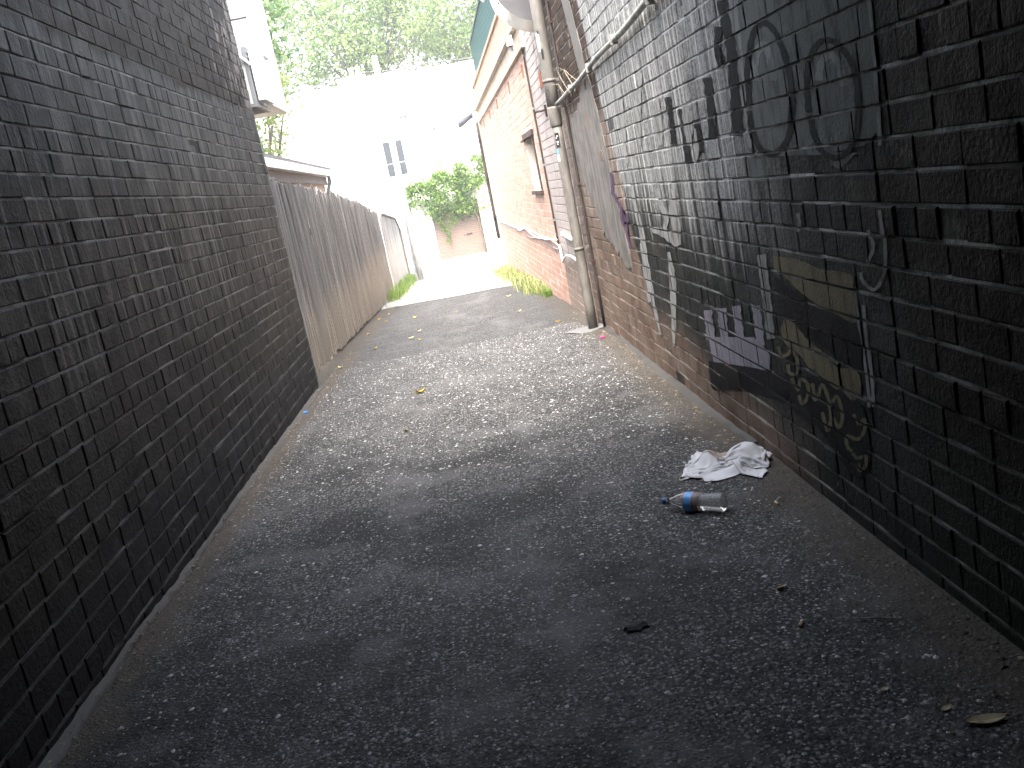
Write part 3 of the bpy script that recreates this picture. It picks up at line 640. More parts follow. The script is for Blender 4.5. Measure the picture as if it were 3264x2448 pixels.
# sloping grey conduit along the wall
mm = MT('old painted conduit'); nn_ = mm.noise(14, 4); M['oldc'] = mm.bsdf(mm.mix(nn_.ss(.4, .6), (.16, .16, .15), (.33, .325, .3)), .5)
dc = thing('conduit', 'grey painted conduit sloping across the graffitied wall to the downpipe', 'conduit')
P = [(1.09, 9.04, 1.93), (1.12, 8.95, 1.95), (XR - .03, 8.8, 1.97)] + [(XR - .032, y, 1.97 + (8.8 - y) * .028 + .008 * math.sin(y * 3)) for y in np.linspace(8.3, 1.2, 24)]
obj('tube', MB().tube(P, .0185, 10), M['oldc'], dc, smooth=True)
for y in (8.3, 7.2, 6.1, 5.0, 3.9, 2.8): obj('saddle', MB().box(XR - .054, XR - .003, y, y + .03, 1.94 + (8.8 - y) * .028, 2.0 + (8.8 - y) * .028), M['oldc'], dc)
obj('coupling', MB().tube([P[2], P[3]], .0205, 10), M['oldc'], dc)
dw = thing('dead_stems', 'thin dry plant stems sticking out above the sloping conduit', 'plant')
for (y, z, dy, dz, k) in ((8.75, 1.98, .25, .12, .1), (8.5, 1.98, .2, .22, -.05), (8.2, 2.0, .25, .18, .08), (8.9, 1.97, -.1, .16, .1), (7.9, 2.0, .35, .14, -.04)):
    obj('stem', MB().tube([(XR - .03, y, z), (XR - .06, y + dy * .5, z + dz * .6 + k * .3), (XR - .05 - abs(k) * .5, y + dy, z + dz)], [.0028, .002, .001], 5), plain('dry stem', (.3, .26, .19)) if k == .1 and y == 8.75 else bpy.data.materials['dry stem'], dw)

# ------------------------------------------------------------------ paling fence
def interp(t, tab): return float(np.interp(t, [a for a, _ in tab], [b for _, b in tab]))
def paling_mesh(r, w, hh=1.9, t=.018):
    mb = MB(); n = 7; rows = []; lean = r.uniform(-.008, .008)
    for i in range(n + 1):
        z = hh * i / n; e0, e1 = r.uniform(-.003, .003), r.uniform(-.003, .003); b = r.uniform(-.004, .004) + lean * i / n
        rows.append([(b, -w / 2 + e0, z), (b + t, -w / 2 + e0, z), (b + t, w / 2 + e1, z), (b, w / 2 + e1, z)])
    rows[0] = [(x, y, r.uniform(-.01, .02)) for x, y, z in rows[0]]; d0, d1 = r.uniform(-.03, .015), r.uniform(-.03, .015)
    rows[-1] = [(x, y, hh + (d0 if y < 0 else d1)) for x, y, z in rows[-1]]
    vs_ = [p for q in rows for p in q]; f = [(i * 4 + j, i * 4 + (j + 1) % 4, i * 4 + 4 + (j + 1) % 4, i * 4 + 4 + j) for i in range(n) for j in range(4)]
    return mb.add(vs_, f + [(3, 2, 1, 0), tuple(n * 4 + k for k in range(4))])
pv = [paling_mesh(rnd, rnd.choice((.072, .08, .088, .098)) ).mesh('paling', M['pal']) for _ in range(14)]
pv2 = [paling_mesh(rnd, .1).mesh('paling', M['pal2']) for _ in range(6)]
topA = [(9, 1.8), (10, 1.79), (11, 1.78), (12.5, 1.75), (14.8, 1.68), (17.5, 1.57), (21.2, 1.34), (22.6, 1.25)]
fa = thing('paling_fence', 'weathered grey timber paling fence starting at the end of the black wall', 'fence')
XF = -1.655; y = 8.93; k = 0
while y < 22.4:
    r = random.Random(k * 7 + 1); w = .098; front = (k % 2 == 0) or r.random() < .2
    zb = gz(y) + (.12 if y < 9.4 else .02) + abs(r.gauss(0, .03)); zt = interp(y, topA) + r.gauss(0, .022)
    o = link('paling', pv[r.randrange(14)], fa); o.location = (XF - (0 if front else .042) - r.uniform(0, .008), y, zb); o.scale = (1, 1, (zt - zb) / 1.9)
    o.rotation_euler = (r.gauss(0, .007), 0, r.gauss(0, .05))
    y += r.choice((.062, .07, .078, .085)) + (.055 if k == 26 else 0) + (.02 if r.random() < .06 else 0); k += 1
for z0, z1 in ((.35, .43), (1.3, 1.38)): obj('rail', MB().add([(XF - .1, 8.95, z0), (XF - .055, 8.95, z0), (XF - .055, 22.4, z0 - .45), (XF - .1, 22.4, z0 - .45), (XF - .1, 8.95, z1), (XF - .055, 8.95, z1), (XF - .055, 22.4, z1 - .45), (XF - .1, 22.4, z1 - .45)], [(0, 3, 2, 1), (4, 5, 6, 7), (0, 1, 5, 4), (1, 2, 6, 5), (2, 3, 7, 6), (3, 0, 4, 7)]), M['pal'], fa)
for i in range(6): yy = 9.3 + i * 2.5; obj('post', MB().box(XF - .2, XF - .105, yy, yy + .1, gz(yy) - .2, interp(yy, topA) - .12), M['pal'], fa)
for i in range(5):                                      # rough kick boards against the wall end
    o = link('kick_board', pv[i], fa); o.location = (XF + .06 + .01 * (i % 2), 8.95 + i * .09, gz(9) - .03); o.scale = (1, 1, (.2 + .02 * (i % 3)) / 1.9); o.rotation_euler = (.03 * (i % 2), 0, .05)
fb = thing('paling_fence', 'pale painted timber fence with dark capping near the power pole', 'fence')
topB = [(22.6, 1.22), (23.5, 1.18), (28.3, .95), (29.3, .62)]
y = 22.65; k = 0
while y < 29.2:
    r = random.Random(k * 5 + 3); zb = gz(y) + .03; zt = interp(y, topB)
    o = link('paling', pv2[k % 6], fb); o.location = (XF - .01 * (k % 2), y, zb); o.scale = (1, 1, (zt - zb) / 1.9); o.rotation_euler = (0, 0, r.gauss(0, .02)); y += .103; k += 1
mb = MB()
for i in range(2):
    (a, za), (b, zb) = topB[1 + i], topB[2 + i]
    mb.add([(XF - .05, a, za + .012), (XF + .05, a, za + .012), (XF + .05, b, zb + .012), (XF - .05, b, zb + .012), (XF - .05, a, za + .05), (XF + .05, a, za + .05), (XF + .05, b, zb + .05), (XF - .05, b, zb + .05)], [(0, 3, 2, 1), (4, 5, 6, 7), (0, 1, 5, 4), (1, 2, 6, 5), (2, 3, 7, 6), (3, 0, 4, 7)])
obj('capping', mb, M['pal'], fb)
obj('end_post', MB().box(XF - .06, XF + .07, 29.2, 29.36, gz(29.3) - .1, .66), M['pal'], fb)

# ------------------------------------------------------------------ overhanging box beyond the left wall
M['lgrey'] = plain('light grey cladding', (.15, .15, .153), .7, .15); M['teal'] = plain('teal paint', (.03, .1, .09), .5, .15)
ob = thing('metal_box', 'white and grey metal clad box overhanging beside the end of the black wall', 'box')
for i in range(4): obj('panel', MB().box(-2.6, -1.483, 9.62, 9.66, 2.96 + i * .3, 2.955 + (i + 1) * .3 - .006), M['lgrey'], ob)
obj('corner_board', MB().box(-1.48, -1.408, 9.6, 9.9, 2.9, 4.2), M['white'], ob)
obj('core', MB().box(-2.6, -1.49, 9.665, 10.9, 2.5, 4.15), M['white'], ob)
c_ = obj('case', MB().box(-2.2, -1.5, 9.0, 9.62, 2.43, 2.86), M['white'], ob)
obj('frame', MB().box(-1.499, -1.47, 8.98, 9.04, 2.40, 2.9).box(-1.499, -1.468, 9.045, 9.62, 2.40, 2.44).box(-1.499, -1.468, 9.045, 9.6, 2.862, 2.9).box(-1.95, -1.5, 8.985, 9.0, 2.4, 2.428), M['grey'], c_)
obj('tray', MB().box(-2.2, -1.5, 9.0, 9.62, 2.405, 2.427), M['shade'], c_)
obj('stay_bar', MB().tube([(-1.62, 8.97, 2.93), (-1.44, 8.97, 2.74)], .013, 8), M['white'], ob)
obj('end_strip', MB().box(-1.466, -1.41, 9.1, 9.58, 2.46, 2.88), M['white'], ob)
tp2 = thing('teal_post', 'narrow teal painted post under the overhanging metal box', 'post')
obj('post', MB().box(-1.66, -1.545, 9.02, 9.14, gz(9), 2.4), M['teal'], tp2); obj('bracket', MB().box(-1.6, -1.53, 8.99, 9.018, 1.78, 1.86), M['teal'], tp2)

# ------------------------------------------------------------------ shed behind the fence
sh = thing('shed', 'low cream shed with white gutter behind the paling fence', 'shed')
obj('wall', MB().box(-6.2, -2.36, 11.5, 20.0, -.6, 2.05), M['cream'], sh)
obj('fascia', MB().box(-2.345, -2.31, 11.4, 20.1, 1.98, 2.2), M['lgrey'], sh)
mb = MB(); mb.add([(-2.2, 11.3, 2.26), (-6.4, 11.3, 2.75), (-6.4, 20.25, 2.75), (-2.2, 20.25, 2.26), (-2.2, 11.3, 2.3), (-6.4, 11.3, 2.79), (-6.4, 20.25, 2.79), (-2.2, 20.25, 2.3)], [(0, 1, 2, 3), (4, 7, 6, 5), (0, 4, 5, 1), (1, 5, 6, 2), (2, 6, 7, 3), (3, 7, 4, 0)])
rf = obj('roof', mb, M['lgrey'], sh)
obj('gutter', MB().box(-2.3, -2.19, 11.3, 20.25, 2.13, 2.15).box(-2.21, -2.19, 11.3, 20.25, 2.15, 2.25).box(-2.3, -2.19, 11.28, 11.298, 2.13, 2.25).box(-2.3, -2.19, 20.252, 20.27, 2.13, 2.25), M['white'], rf)
obj('rainwater_pipe', MB().tube([(-2.25, 20.0, 2.13), (-2.25, 20.02, 2.03), (-2.31, 20.05, 1.9), (-2.31, 20.05, .2)], .04, 8), M['grey'], sh)
obj('boarded_panel', MB().box(-2.355, -2.335, 12.1, 14.6, 1.5, 1.93), M['pal'], sh)

# ------------------------------------------------------------------ terrace house, garage, pole
M['wwall'] = plain('white stucco', (.74, .73, .71), .75, .06); M['glass'] = MT('dark glass').bsdf((.03, .035, .045), .08)
th = thing('terrace_house', 'white terrace house with one sash window behind the pole', 'house')
obj('wall', MB().box(-14, 3.2, 41.3, 50, -1.6, 6.2), M['wwall'], th)
obj('coping', MB().box(-14, 3.25, 41.2, 41.6, 6.203, 6.32), M['white'], th)
obj('string_course', MB().box(-1.4, .1, 41.24, 41.297, 4.22, 4.3), M['white'], th)
w = obj('window', MB().box(-2.3, -1.42, 41.25, 41.298, 2.42, 3.9), M['white'], th)
for x0, x1 in ((-2.24, -1.93), (-1.72, -1.47)):
    for z0, z1 in ((2.47, 2.95), (2.99, 3.84)): obj('pane', MB().box(x0, x1, 41.22, 41.249, z0, z1), M['glass'], w)
obj('sill', MB().box(-2.36, -1.36, 41.18, 41.296, 2.34, 2.415), M['white'], w)
ch = obj('chimney', MB().box(-3.55, -2.45, 42.5, 43.3, 6.2, 6.62).box(-3.6, -2.4, 42.45, 43.35, 6.623, 6.72), M['wwall'], th)
for x in (-2.95, -2.68): obj('chimney_pot', MB().lathe([(.11, 0), (.12, .02), (.1, .06), (.09, .3), (.12, .34), (.11, .4)], 14, Matrix.Translation((x, 42.9, 6.722))), M['cream'], ch, smooth=True)
obj('rainwater_pipe', MB().tube([(-.06, 41.2, 4.0), (-.06, 41.2, 2.74)], .035, 8), M['bluegrey'], th); obj('hopper', MB().box(-.2, 0, 41.1, 41.29, 2.66, 2.76).box(-.16, .0, 41.12, 41.29, 4.0, 4.1), M['bluegrey'], th)
wl = thing('wall_lantern', 'small dark hood bracket high on the white house', 'lamp')
obj('hood', MB().box(-1.34, -1.05, 40.95, 41.296, 4.68, 4.84), M['bluegrey'], wl)
for x in (-1.33, -1.1): obj('leg', MB().box(x, x + .035, 41.0, 41.04, 4.44, 4.678), M['bluegrey'], wl)
ga = thing('garage', 'white garage with beige roller door under the vine', 'garage')
gb = gz(40) - .02
obj('wall', MB().box(-2.9, -.86, 40.0, 41.2, gb - .2, 1.3).box(1.04, 3.2, 40.0, 41.2, gb - .2, 1.3).box(-.86, 1.04, 40.0, 41.2, .78, 1.3).box(-.86, 1.04, 40.9, 41.19, gb - .2, .779), M['wwall'], ga)
obj('pillar', MB().box(-1.6, -1.22, 39.8, 39.997, gb - .2, 1.36), M['wwall'], ga); obj('pillar', MB().box(1.05, 1.5, 39.7, 39.997, gb - .2, 1.42), M['cream'], ga)
mm = MT('beige roller door'); M['roller'] = mm.bsdf(mm.mix(mm.noise(1, 3), (.17, .12, .095), (.22, .158, .128)), .5)
mb = MB(); zz = gb + .1; vs_ = []
while zz < .76:
    vs_ += [(40.1, zz), (40.075, zz + .012), (40.075, zz + .055), (40.1, zz + .067)]; zz += .076
mb.add([(x, y, z) for y, z in vs_ for x in (-.855, 1.035)], [(2 * i, 2 * i + 1, 2 * i + 3, 2 * i + 2) for i in range(len(vs_) - 1)])
dr = obj('roller_door', mb, M['roller'], ga); obj('bottom_rail', MB().box(-.855, 1.035, 40.06, 40.12, gb + .02, gb + .095), M['grey'], dr)
obj('handle', MB().box(.35, .58, 40.04, 40.074, -.36, -.31).box(.24, .29, 40.05, 40.074, -.37, -.34), M['dark'], dr)
up = thing('power_pole', 'pale power pole at the end of the capped fence', 'pole')
gp = gz(27.2) - .05
obj('shaft', MB().tube([(-1.23, 27.2, gp), (-1.22, 27.2, 2), (-1.2, 27.2, 5.15)], [.09, .083, .075], 14), plain('bleached pole', (.55, .54, .52), .8, .15), up, smooth=True)
obj('cap', MB().tube([(-1.2, 27.2, 5.152), (-1.2, 27.2, 5.2)], [.1, .07], 12), M['grey'], up)
obj('crossarm', MB().box(-1.75, -.65, 27.06, 27.1, 4.62, 4.72), M['pal2'], up)
for x in (-1.65, -.75): obj('insulator', MB().lathe([(.03, 0), (.05, .02), (.03, .05), (.05, .07), (.02, .12)], 10, Matrix.Translation((x, 27.08, 4.722))), M['white'], up, smooth=True)
obj('cable_guard', MB().tube([(-1.33, 27.07, gp), (-1.33, 27.07, 1.55)], .03, 8), M['grey'], up)
obj('meter_box', MB().box(-1.14, -1.0, 27.02, 27.1, gp, gp + .35), M['grey'], up)
for i, (a, b) in enumerate((((-1.65, 27.08, 4.84), (-14, 36, 6.9)), ((-.75, 27.08, 4.84), (14, 37, 6.7)), ((-1.65, 27.08, 4.84), (14, 36, 6.2)))):
    ww = thing('overhead_wire', ['overhead wire running from the pole over the shed side trees', 'upper overhead wire running from the pole towards the red brick building side', 'lower overhead wire running from the pole towards the red brick building side'][i], 'wire')
    P = [tuple(np.array(a) + (np.array(b) - np.array(a)) * t - np.array([0, 0, 2.2 * t * (1 - t)])) for t in np.linspace(0, 1, 14)]
    obj('wire', MB().tube(P, .012, 5), M['lgrey'], ww)

# ------------------------------------------------------------------ foliage
def leafmesh(P, size, g, flat=0., asp=.55):
    n = len(P); a = g.normal(size=(n, 3)); a[:, 2] *= (1 - flat); a /= np.linalg.norm(a, axis=1)[:, None]
    b = g.normal(size=(n, 3)); b -= a * (a * b).sum(1)[:, None]; b /= np.linalg.norm(b, axis=1)[:, None]; c = np.cross(a, b)
    s = size * g.uniform(.6, 1.25, n)[:, None]
    V = np.stack([P - a * s * .5, P + b * s * asp * .5 + c * s * .08, P + a * s * .5 - c * s * .1, P - b * s * asp * .5 + c * s * .08], 1).reshape(-1, 3)
    return V
def leaf_obj(name, P, size, mat, parent, g, flat=0., asp=.55, **k):
    V = leafmesh(P, size, g, flat, asp); n = len(P); me = bpy.data.meshes.new(name)
    F = np.arange(4 * n).reshape(n, 4); F = np.concatenate([F[:, [0, 1, 2]], F[:, [0, 2, 3]]])
    me.from_pydata(V.tolist(), [], F.tolist()); me.update(); me.materials.append(mat); return tag(link(name, me, parent), **k)
def tree(name, label, base, crown, rad, nl, size, mat, seed, nclump=70, spread=.55, group='trees behind the white house'):
    g = np.random.default_rng(seed); t = thing(name, label, 'tree', group); base = np.array(base); crown = np.array(crown); rad = np.array(rad)
    d = g.normal(size=(nclump, 3)); d /= np.linalg.norm(d, axis=1)[:, None]; C = crown + d * rad * g.uniform(.35, 1.0, nclump)[:, None]
    mb = MB(); hub = base + (crown - base) * .62; mb.tube([base, base + (hub - base) * .5 + [.1, 0, 0], hub, crown], [.28, .22, .17, .05], 9)
    for i in range(0, nclump, 4): mid = (hub + C[i]) / 2 + g.normal(size=3) * .2; mb.tube([hub, mid, C[i]], [.09, .05, .015], 5)
    obj('trunk', mb, M['bark'], t)
    idx = g.integers(0, nclump, nl); sp = spread * rad.mean() / 3
    P = C[idx] + g.normal(size=(nl, 3)) * sp * np.array([1, 1, .75]) * g.uniform(.5, 1.1, nclump)[idx][:, None]
    leaf_obj('crown', P, size, mat, t, g); return t
M['bark'] = plain('bark', (.1, .085, .07), .9)
M['leafA'] = mk_leaf('dark green leaves', (.06, .135, .045), (.19, .29, .1)); M['leafB'] = mk_leaf('green leaves', (.1, .18, .055), (.26, .34, .12)); M['leafC'] = mk_leaf('yellow green leaves', (.13, .2, .04), (.24, .29, .08)); M['leafV'] = mk_leaf('vine leaves', (.06, .15, .03), (.21, .3, .06))
tree('leafy_tree', 'large leaved green tree rising behind the shed roof', (-6.2, 27, -.8), (-5.3, 26, 7.2), (2.3, 2.2, 2.7), 9000, .2, M['leafA'], 21, 80)
tree('leafy_tree', 'yellow green small tree between shed roof and white house', (-5.2, 31, -1), (-5.2, 30.5, 4.2), (1.5, 1.4, 2.0), 2200, .17, M['leafC'], 22, 46, .5)
tree('leafy_tree', 'tall dense green tree behind the chimney of the white house', (-3.5, 56, -1), (-2.8, 55, 11.5), (5.0, 3.5, 5.0), 13000, .28, M['leafB'], 23, 120)
tree('leafy_tree', 'pale spreading tree behind the white house towards the green sheet fence', (3, 60, -1), (3.2, 60, 11), (4.2, 3.5, 4.2), 8000, .3, M['leafB'], 24, 90)
tree('leafy_tree', 'broad green tree far behind the overhanging metal box', (-11, 55, -1), (-10, 54, 10), (4.5, 3, 5.5), 8000, .3, M['leafB'], 25, 90)
# vine over the garage
g = np.random.default_rng(31); vn = thing('climbing_vine', 'bright green creeper heaped over the garage and hanging over its door', 'vine')
nc = 90; xs = g.uniform(-1.7, 1.7, nc); C = np.stack([xs, g.uniform(39.7, 40.9, nc), 1.05 + g.uniform(0, 1, nc) * (1.0 + .38 * (xs + 1.2).clip(0))], 1)
C[:60, 1] = g.uniform(39.62, 39.95, 60); C[:, 2] = np.minimum(C[:, 2], 1.75 + (xs + 1.7) * .27); low = xs > -.9; C[low, 2] -= g.uniform(0, .65, low.sum())
idx = g.integers(0, nc, 7000); P = C[idx] + g.normal(size=(7000, 3)) * [.17, .14, .13]
leaf_obj('foliage', P, .12, M['leafV'], vn, g, asp=.75)
for i, (x, z1) in enumerate(((-.55, -.05), (-.4, -.55), (-.15, .05), (.05, .1), (.3, .2), (.62, .3), (-.7, .35), (.85, .4))):
    n = int(60 + 60 * (1.0 - z1)); t = g.uniform(0, 1, n); P = np.stack([x + .05 * np.sin(t * 9 + i) + g.normal(size=n) * .05, 39.9 + g.normal(size=n) * .05, 1.0 + (z1 - 1.0) * t], 1)
    leaf_obj('trailing_shoot', P, .1, M['leafV'], vn, g, asp=.75)
obj('stem', MB().tube([(1.0, 39.95, gb), (.95, 39.9, .2), (.7, 39.95, 1.1), (-.5, 40.2, 1.4), (-1.4, 40.2, 1.45)], [.04, .035, .03, .02, .01], 7), M['bark'], vn)
# grass and weeds along the wall feet
def grass(n, yr, xf, hgt, mat, seed, label):
    g = np.random.default_rng(seed); mb = MB()
    for i in range(n):
        y = g.uniform(*yr); x = xf(y, g); z = gz(y) - .005; hh = hgt * g.uniform(.4, 1.15); a = g.uniform(0, 6.28); ln = g.uniform(.15, .8) * hh; w = g.uniform(.003, .007)
        dx, dy = math.cos(a), math.sin(a); px_, py_ = -dy * w, dx * w
        mb.add([(x - px_, y - py_, z), (x + px_, y + py_, z), (x + dx * ln * .4 + px_ * .8, y + dy * ln * .4 + py_ * .8, z + hh * .65), (x + dx * ln * .4 - px_ * .8, y + dy * ln * .4 - py_ * .8, z + hh * .65), (x + dx * ln, y + dy * ln, z + hh * g.uniform(.6, 1.0))], [(0, 1, 2, 3), (3, 2, 4)])
    return tag(obj('grass', mb, mat), label, 'grass', kind='stuff')
M['grassR'] = mk_leaf('straw green grass', (.15, .2, .05), (.36, .36, .16), .3); M['grassL'] = mk_leaf('fresh grass', (.09, .17, .03), (.2, .28, .06), .3)
xw = lambda y: XR - .0125 * max(0, y - 12)
grass(2600, (14.2, 23.5), lambda y, g: xw(y) - abs(g.normal(0, .12 + .008 * (y - 14))) - .02, .2, M['grassR'], 41, 'straw coloured grass tufts along the foot of the red brick wall')
grass(500, (13.6, 15.5), lambda y, g: xw(y) - abs(g.normal(0, .07)) - .02, .12, M['grassL'], 42, 'short bright green grass at the near end of the straw tufts by the red wall')
grass(1700, (19.8, 28.5), lambda y, g: XF + .03 + abs(g.normal(0, .12)), .3, M['grassL'], 43, 'green weeds along the foot of the pale fence')
sp = thing('strappy_plant', 'small strappy plant at the foot of the grey paling fence', 'plant')
for i in range(11):
    a = i * .6 - 1.6 + rnd.uniform(-.2, .2); L = rnd.uniform(.22, .36); x0, y0 = XF + .07, 18.6 + rnd.uniform(-.1, .1); z0 = gz(18.6); dx, dy = abs(math.cos(a)) * L, math.sin(a) * L
    mb = MB(); w = .014; pts = [(x0 + dx * t, y0 + dy * t, z0 + .30 * L / .3 * (t * 1.5 - 1.35 * t * t)) for t in (0, .3, .6, 1)]
    mb.add([(p[0], p[1] - w * k_, p[2]) for p, k_ in zip(pts, (.7, 1, .9, .1))] + [(p[0], p[1] + w * k_, p[2]) for p, k_ in zip(pts, (.7, 1, .9, .1))], [(j, j + 1, 5 + j, 4 + j) for j in range(3)]); obj('leaf', mb, M['grassR'], sp)

# ------------------------------------------------------------------ loose stones in the asphalt
g = np.random.default_rng(51); n = 26000
oc = np.array([(1, 0, 0), (.3, .95, 0), (-.8, .6, 0), (-.9, -.5, 0), (.2, -1, 0), (0, 0, 1), (.1, .1, -.5)]); of = [(0, 1, 5), (1, 2, 5), (2, 3, 5), (3, 4, 5), (4, 0, 5)]
mb = MB()
for i in range(n):
    y = 1.7 + 8.3 * g.random() ** 1.35; x = g.uniform(-1.4, 1.02)
    s = min(.0032 * math.exp(g.normal(0, .42)), .011) * (1 if y < 5 else 1.25); a = g.uniform(0, 6.28); e = g.uniform(.5, 1)
    if g.random() < .02: s = g.uniform(.007, .0125)
    ca, sa = math.cos(a), math.sin(a); z = zasph(x, y) + .0005
    mb.add([(x + s * (q[0] * ca - q[1] * e * sa), y + s * (q[0] * sa + q[1] * e * ca), z + s * .4 * q[2]) for q in oc * g.uniform(.75, 1.2, (7, 1))], of)
mg = MB()
for i in range(5200):                                   # grit and leaf crumbs gathered at the wall feet
    y = 1.9 + 9.5 * g.random() ** 1.2; e = abs(g.normal(0, .05)) * (1 if g.random() < .75 else 2.5)
    x = (XL + .012 + e) if g.random() < .45 else (XR - .012 - e * 1.5)
    s = min(.0034 * math.exp(g.normal(0, .55)), .014); a = g.uniform(0, 6.28); k = g.uniform(.3, 1); ca, sa = math.cos(a), math.sin(a); z = zasph(x, y) + max(0., .018 - e * .4) * (x < 0) + .001
    mg.add([(x + s * (q[0] * ca - q[1] * k * sa), y + s * (q[0] * sa + q[1] * k * ca), z + s * .45 * q[2]) for q in oc * g.uniform(.7, 1.25, (7, 1))], of)
mq = MT('brown grit'); tag(obj('grit', mg, mq.bsdf(mq.mix(mq.rand(), (.05, .04, .03), (.26, .21, .15)), .8)), 'brown grit and leaf crumbs gathered along the feet of both brick walls', 'grit', kind='stuff')
mm = MT('pale aggregate'); r = mm.rand(); M['stone'] = mm.bsdf(mm.mix(r.pow(1.6), (.09, .09, .09), (.5, .495, .485)), .6)
tag(obj('gravel', mb, M['stone']), 'pale aggregate chips showing in the worn asphalt', 'gravel', kind='stuff')

# ------------------------------------------------------------------ litter
def place(o, p, rz=0, rx=0, ry=0, dz=0): o.location = (p[0], p[1], zasph(p[0], p[1]) + dz); o.rotation_euler = (rx, ry, rz); return o
# bottle
mm = MT('clear plastic'); M['pet'] = mm.bsdf((.97, .98, .98), .03, trans=.86, ior=1.36)
M['blue'] = plain('blue label', (.1, .36, .75), .35, .2, 60); M['redl'] = plain('red label edge', (.45, .09, .05), .4); M['capb'] = plain('blue cap', (.03, .12, .4), .35, .1)
pa, pb = G(2113, 1597, .036), G(2311, 1601, .036); ax = Vector(pb - pa); LB = ax.length
bt = thing('water_bottle', 'clear ribbed plastic water bottle with blue label lying in front of the white cloth', 'bottle')
rb_ = .0385; prof = [(.012, .028), (.0125, .034), (.0125, .04), (.016, .046), (.024, .06), (.031, .078), (rb_, .098), (rb_, .1), (rb_ - .001, .104), (rb_ - .001, .142), (rb_, .146)]
zq = .152
while zq < LB - .02: wst = .0045 * math.exp(-((zq - .19) / .03) ** 2); prof += [(rb_ - wst - .0022, zq), (rb_ - wst, zq + .004), (rb_ - wst, zq + .007), (rb_ - wst - .0022, zq + .0105)]; zq += .0115
prof += [(rb_ - .001, LB - .012), (rb_ - .004, LB - .004), (rb_ - .012, LB), (.018, LB - .004), (.002, LB - .012)]
obj('body', MB().lathe(prof, 48), M['pet'], bt, smooth=True)
obj('label_band', MB().lathe([(rb_ + .0004, .106), (rb_ + .0005, .107), (rb_ + .0005, .139), (rb_ + .0004, .14)], 48), M['blue'], bt)
for z in (.1015, .1402): obj('label_edge', MB().lathe([(rb_ + .0006, z), (rb_ + .0008, z + .001), (rb_ + .0008, z + .003), (rb_ + .0006, z + .004)], 48), M['redl'], bt)
obj('neck', MB().lathe([(.0125, .016), (.0135, .02), (.0165, .022), (.0165, .025), (.0125, .0275)], 24), M['pet'], bt, smooth=True)
obj('cap', MB().lathe([(.013, .0), (.0145, .001), (.0148, .003), (.0148, .0135), (.014, .0155)], 24), M['capb'], bt, smooth=True)
bt.location = (pa[0], pa[1], zasph(pa[0], pa[1]) + rb_ + .002); bt.rotation_mode = 'QUATERNION'; bt.rotation_quaternion = Vector((ax.x, ax.y, -S1 * ax.y)).to_track_quat('Z', 'Y')
# crumpled cloth: a small cloth relaxed on the ground
def cloth():
    g = np.random.default_rng(77); n = 56; L = .011 * 1.75
    u, v = np.meshgrid(np.arange(n), np.arange(n), indexing='ij'); U = (u / (n - 1) - .5); Vv = (v / (n - 1) - .5)
    P = np.zeros((n, n, 3)); P[..., 0] = U * .62 + .05 * np.sin(Vv * 9 + 1); P[..., 1] = Vv * .42 + .045 * np.sin(U * 11)
    hgt = np.zeros((n, n))
    for k in range(14): fx, fy, ph = g.uniform(-16, 16), g.uniform(-16, 16), g.uniform(0, 6.3); hgt += np.sin(fx * U + fy * Vv + ph) / (1 + .05 * abs(fx) + .05 * abs(fy))
    P[..., 2] = .13 + .016 * hgt + .05 * np.exp(-((U - .18) / .22) ** 2); P += g.normal(size=P.shape) * .002
    cons = []
    for di, dj, st in ((1, 0, 1.), (0, 1, 1.), (1, 1, .6), (1, -1, .6), (2, 0, .22), (0, 2, .22)):
        cons.append((di, dj, L * math.hypot(di, dj), st))
    Vl = np.zeros_like(P)
    def FH(Q): x, y = Q[..., 0], Q[..., 1]; return np.maximum(0, .15 * np.exp(-((x - .13) / .12) ** 2 - ((y - .03) / .12) ** 2) + .05 * np.exp(-((x - .07) / .07) ** 2 - ((y + .15) / .06) ** 2) + .095 * np.exp(-((x + .12) / .1) ** 2 - ((y - .05) / .08) ** 2) + .02 * np.sin(x * 37 + y * 25) * np.exp(-(x / .25) ** 2 - (y / .15) ** 2) - .012)
    for it in range(150):
        Vl[..., 2] -= .0012; Vl *= .82; Q = P + Vl
        for _ in range(6):
            D = np.zeros_like(Q); Wt = np.zeros(Q.shape[:2])
            for di, dj, L0, st in cons:
                i0 = slice(0, n - di); i1 = slice(di, n); j0 = slice(max(0, -dj), n - max(0, dj)); j1 = slice(max(0, dj), n - max(0, -dj))
                d = Q[i1, j1] - Q[i0, j0]; ln = np.linalg.norm(d, axis=2)[..., None] + 1e-9; c = d * ((ln - L0) / ln) * .5 * st
                D[i0, j0] += c; D[i1, j1] -= c; Wt[i0, j0] += st; Wt[i1, j1] += st
            Q += D / Wt[..., None] * 1.5; Q[..., 2] = np.maximum(Q[..., 2], .004 + FH(Q))
            # keep the bundle gathered
            Q[..., 0] = np.clip(Q[..., 0], -.30, .30); 
        Vl = (Q - P) * .9; fl = Q[..., 2] < .006 + FH(Q); Vl[fl, :2] *= .2; P = Q
    return P, n
P, n = cloth()
cl0, cl1 = G(2185, 1500), G(2462, 1478); mid = (cl0 + cl1) / 2; ang = math.atan2(cl1[1] - cl0[1], cl1[0] - cl0[0])
mb = MB(); mb.add(P.reshape(-1, 3), [(i * n + j, (i + 1) * n + j, (i + 1) * n + j + 1, i * n + j + 1) for i in range(n - 1) for j in range(n - 1)])
mm = MT('white cotton'); g1 = mm.noise(7, 4, .6); tc_ = mm.t.nodes.new('ShaderNodeTexCoord'); sp_ = mm.t.nodes.new('ShaderNodeSeparateXYZ'); mm.t.links.new(tc_.outputs['Object'], sp_.inputs[0]); ox, oy = N(mm.t, sp_.outputs[0]), N(mm.t, sp_.outputs[1])
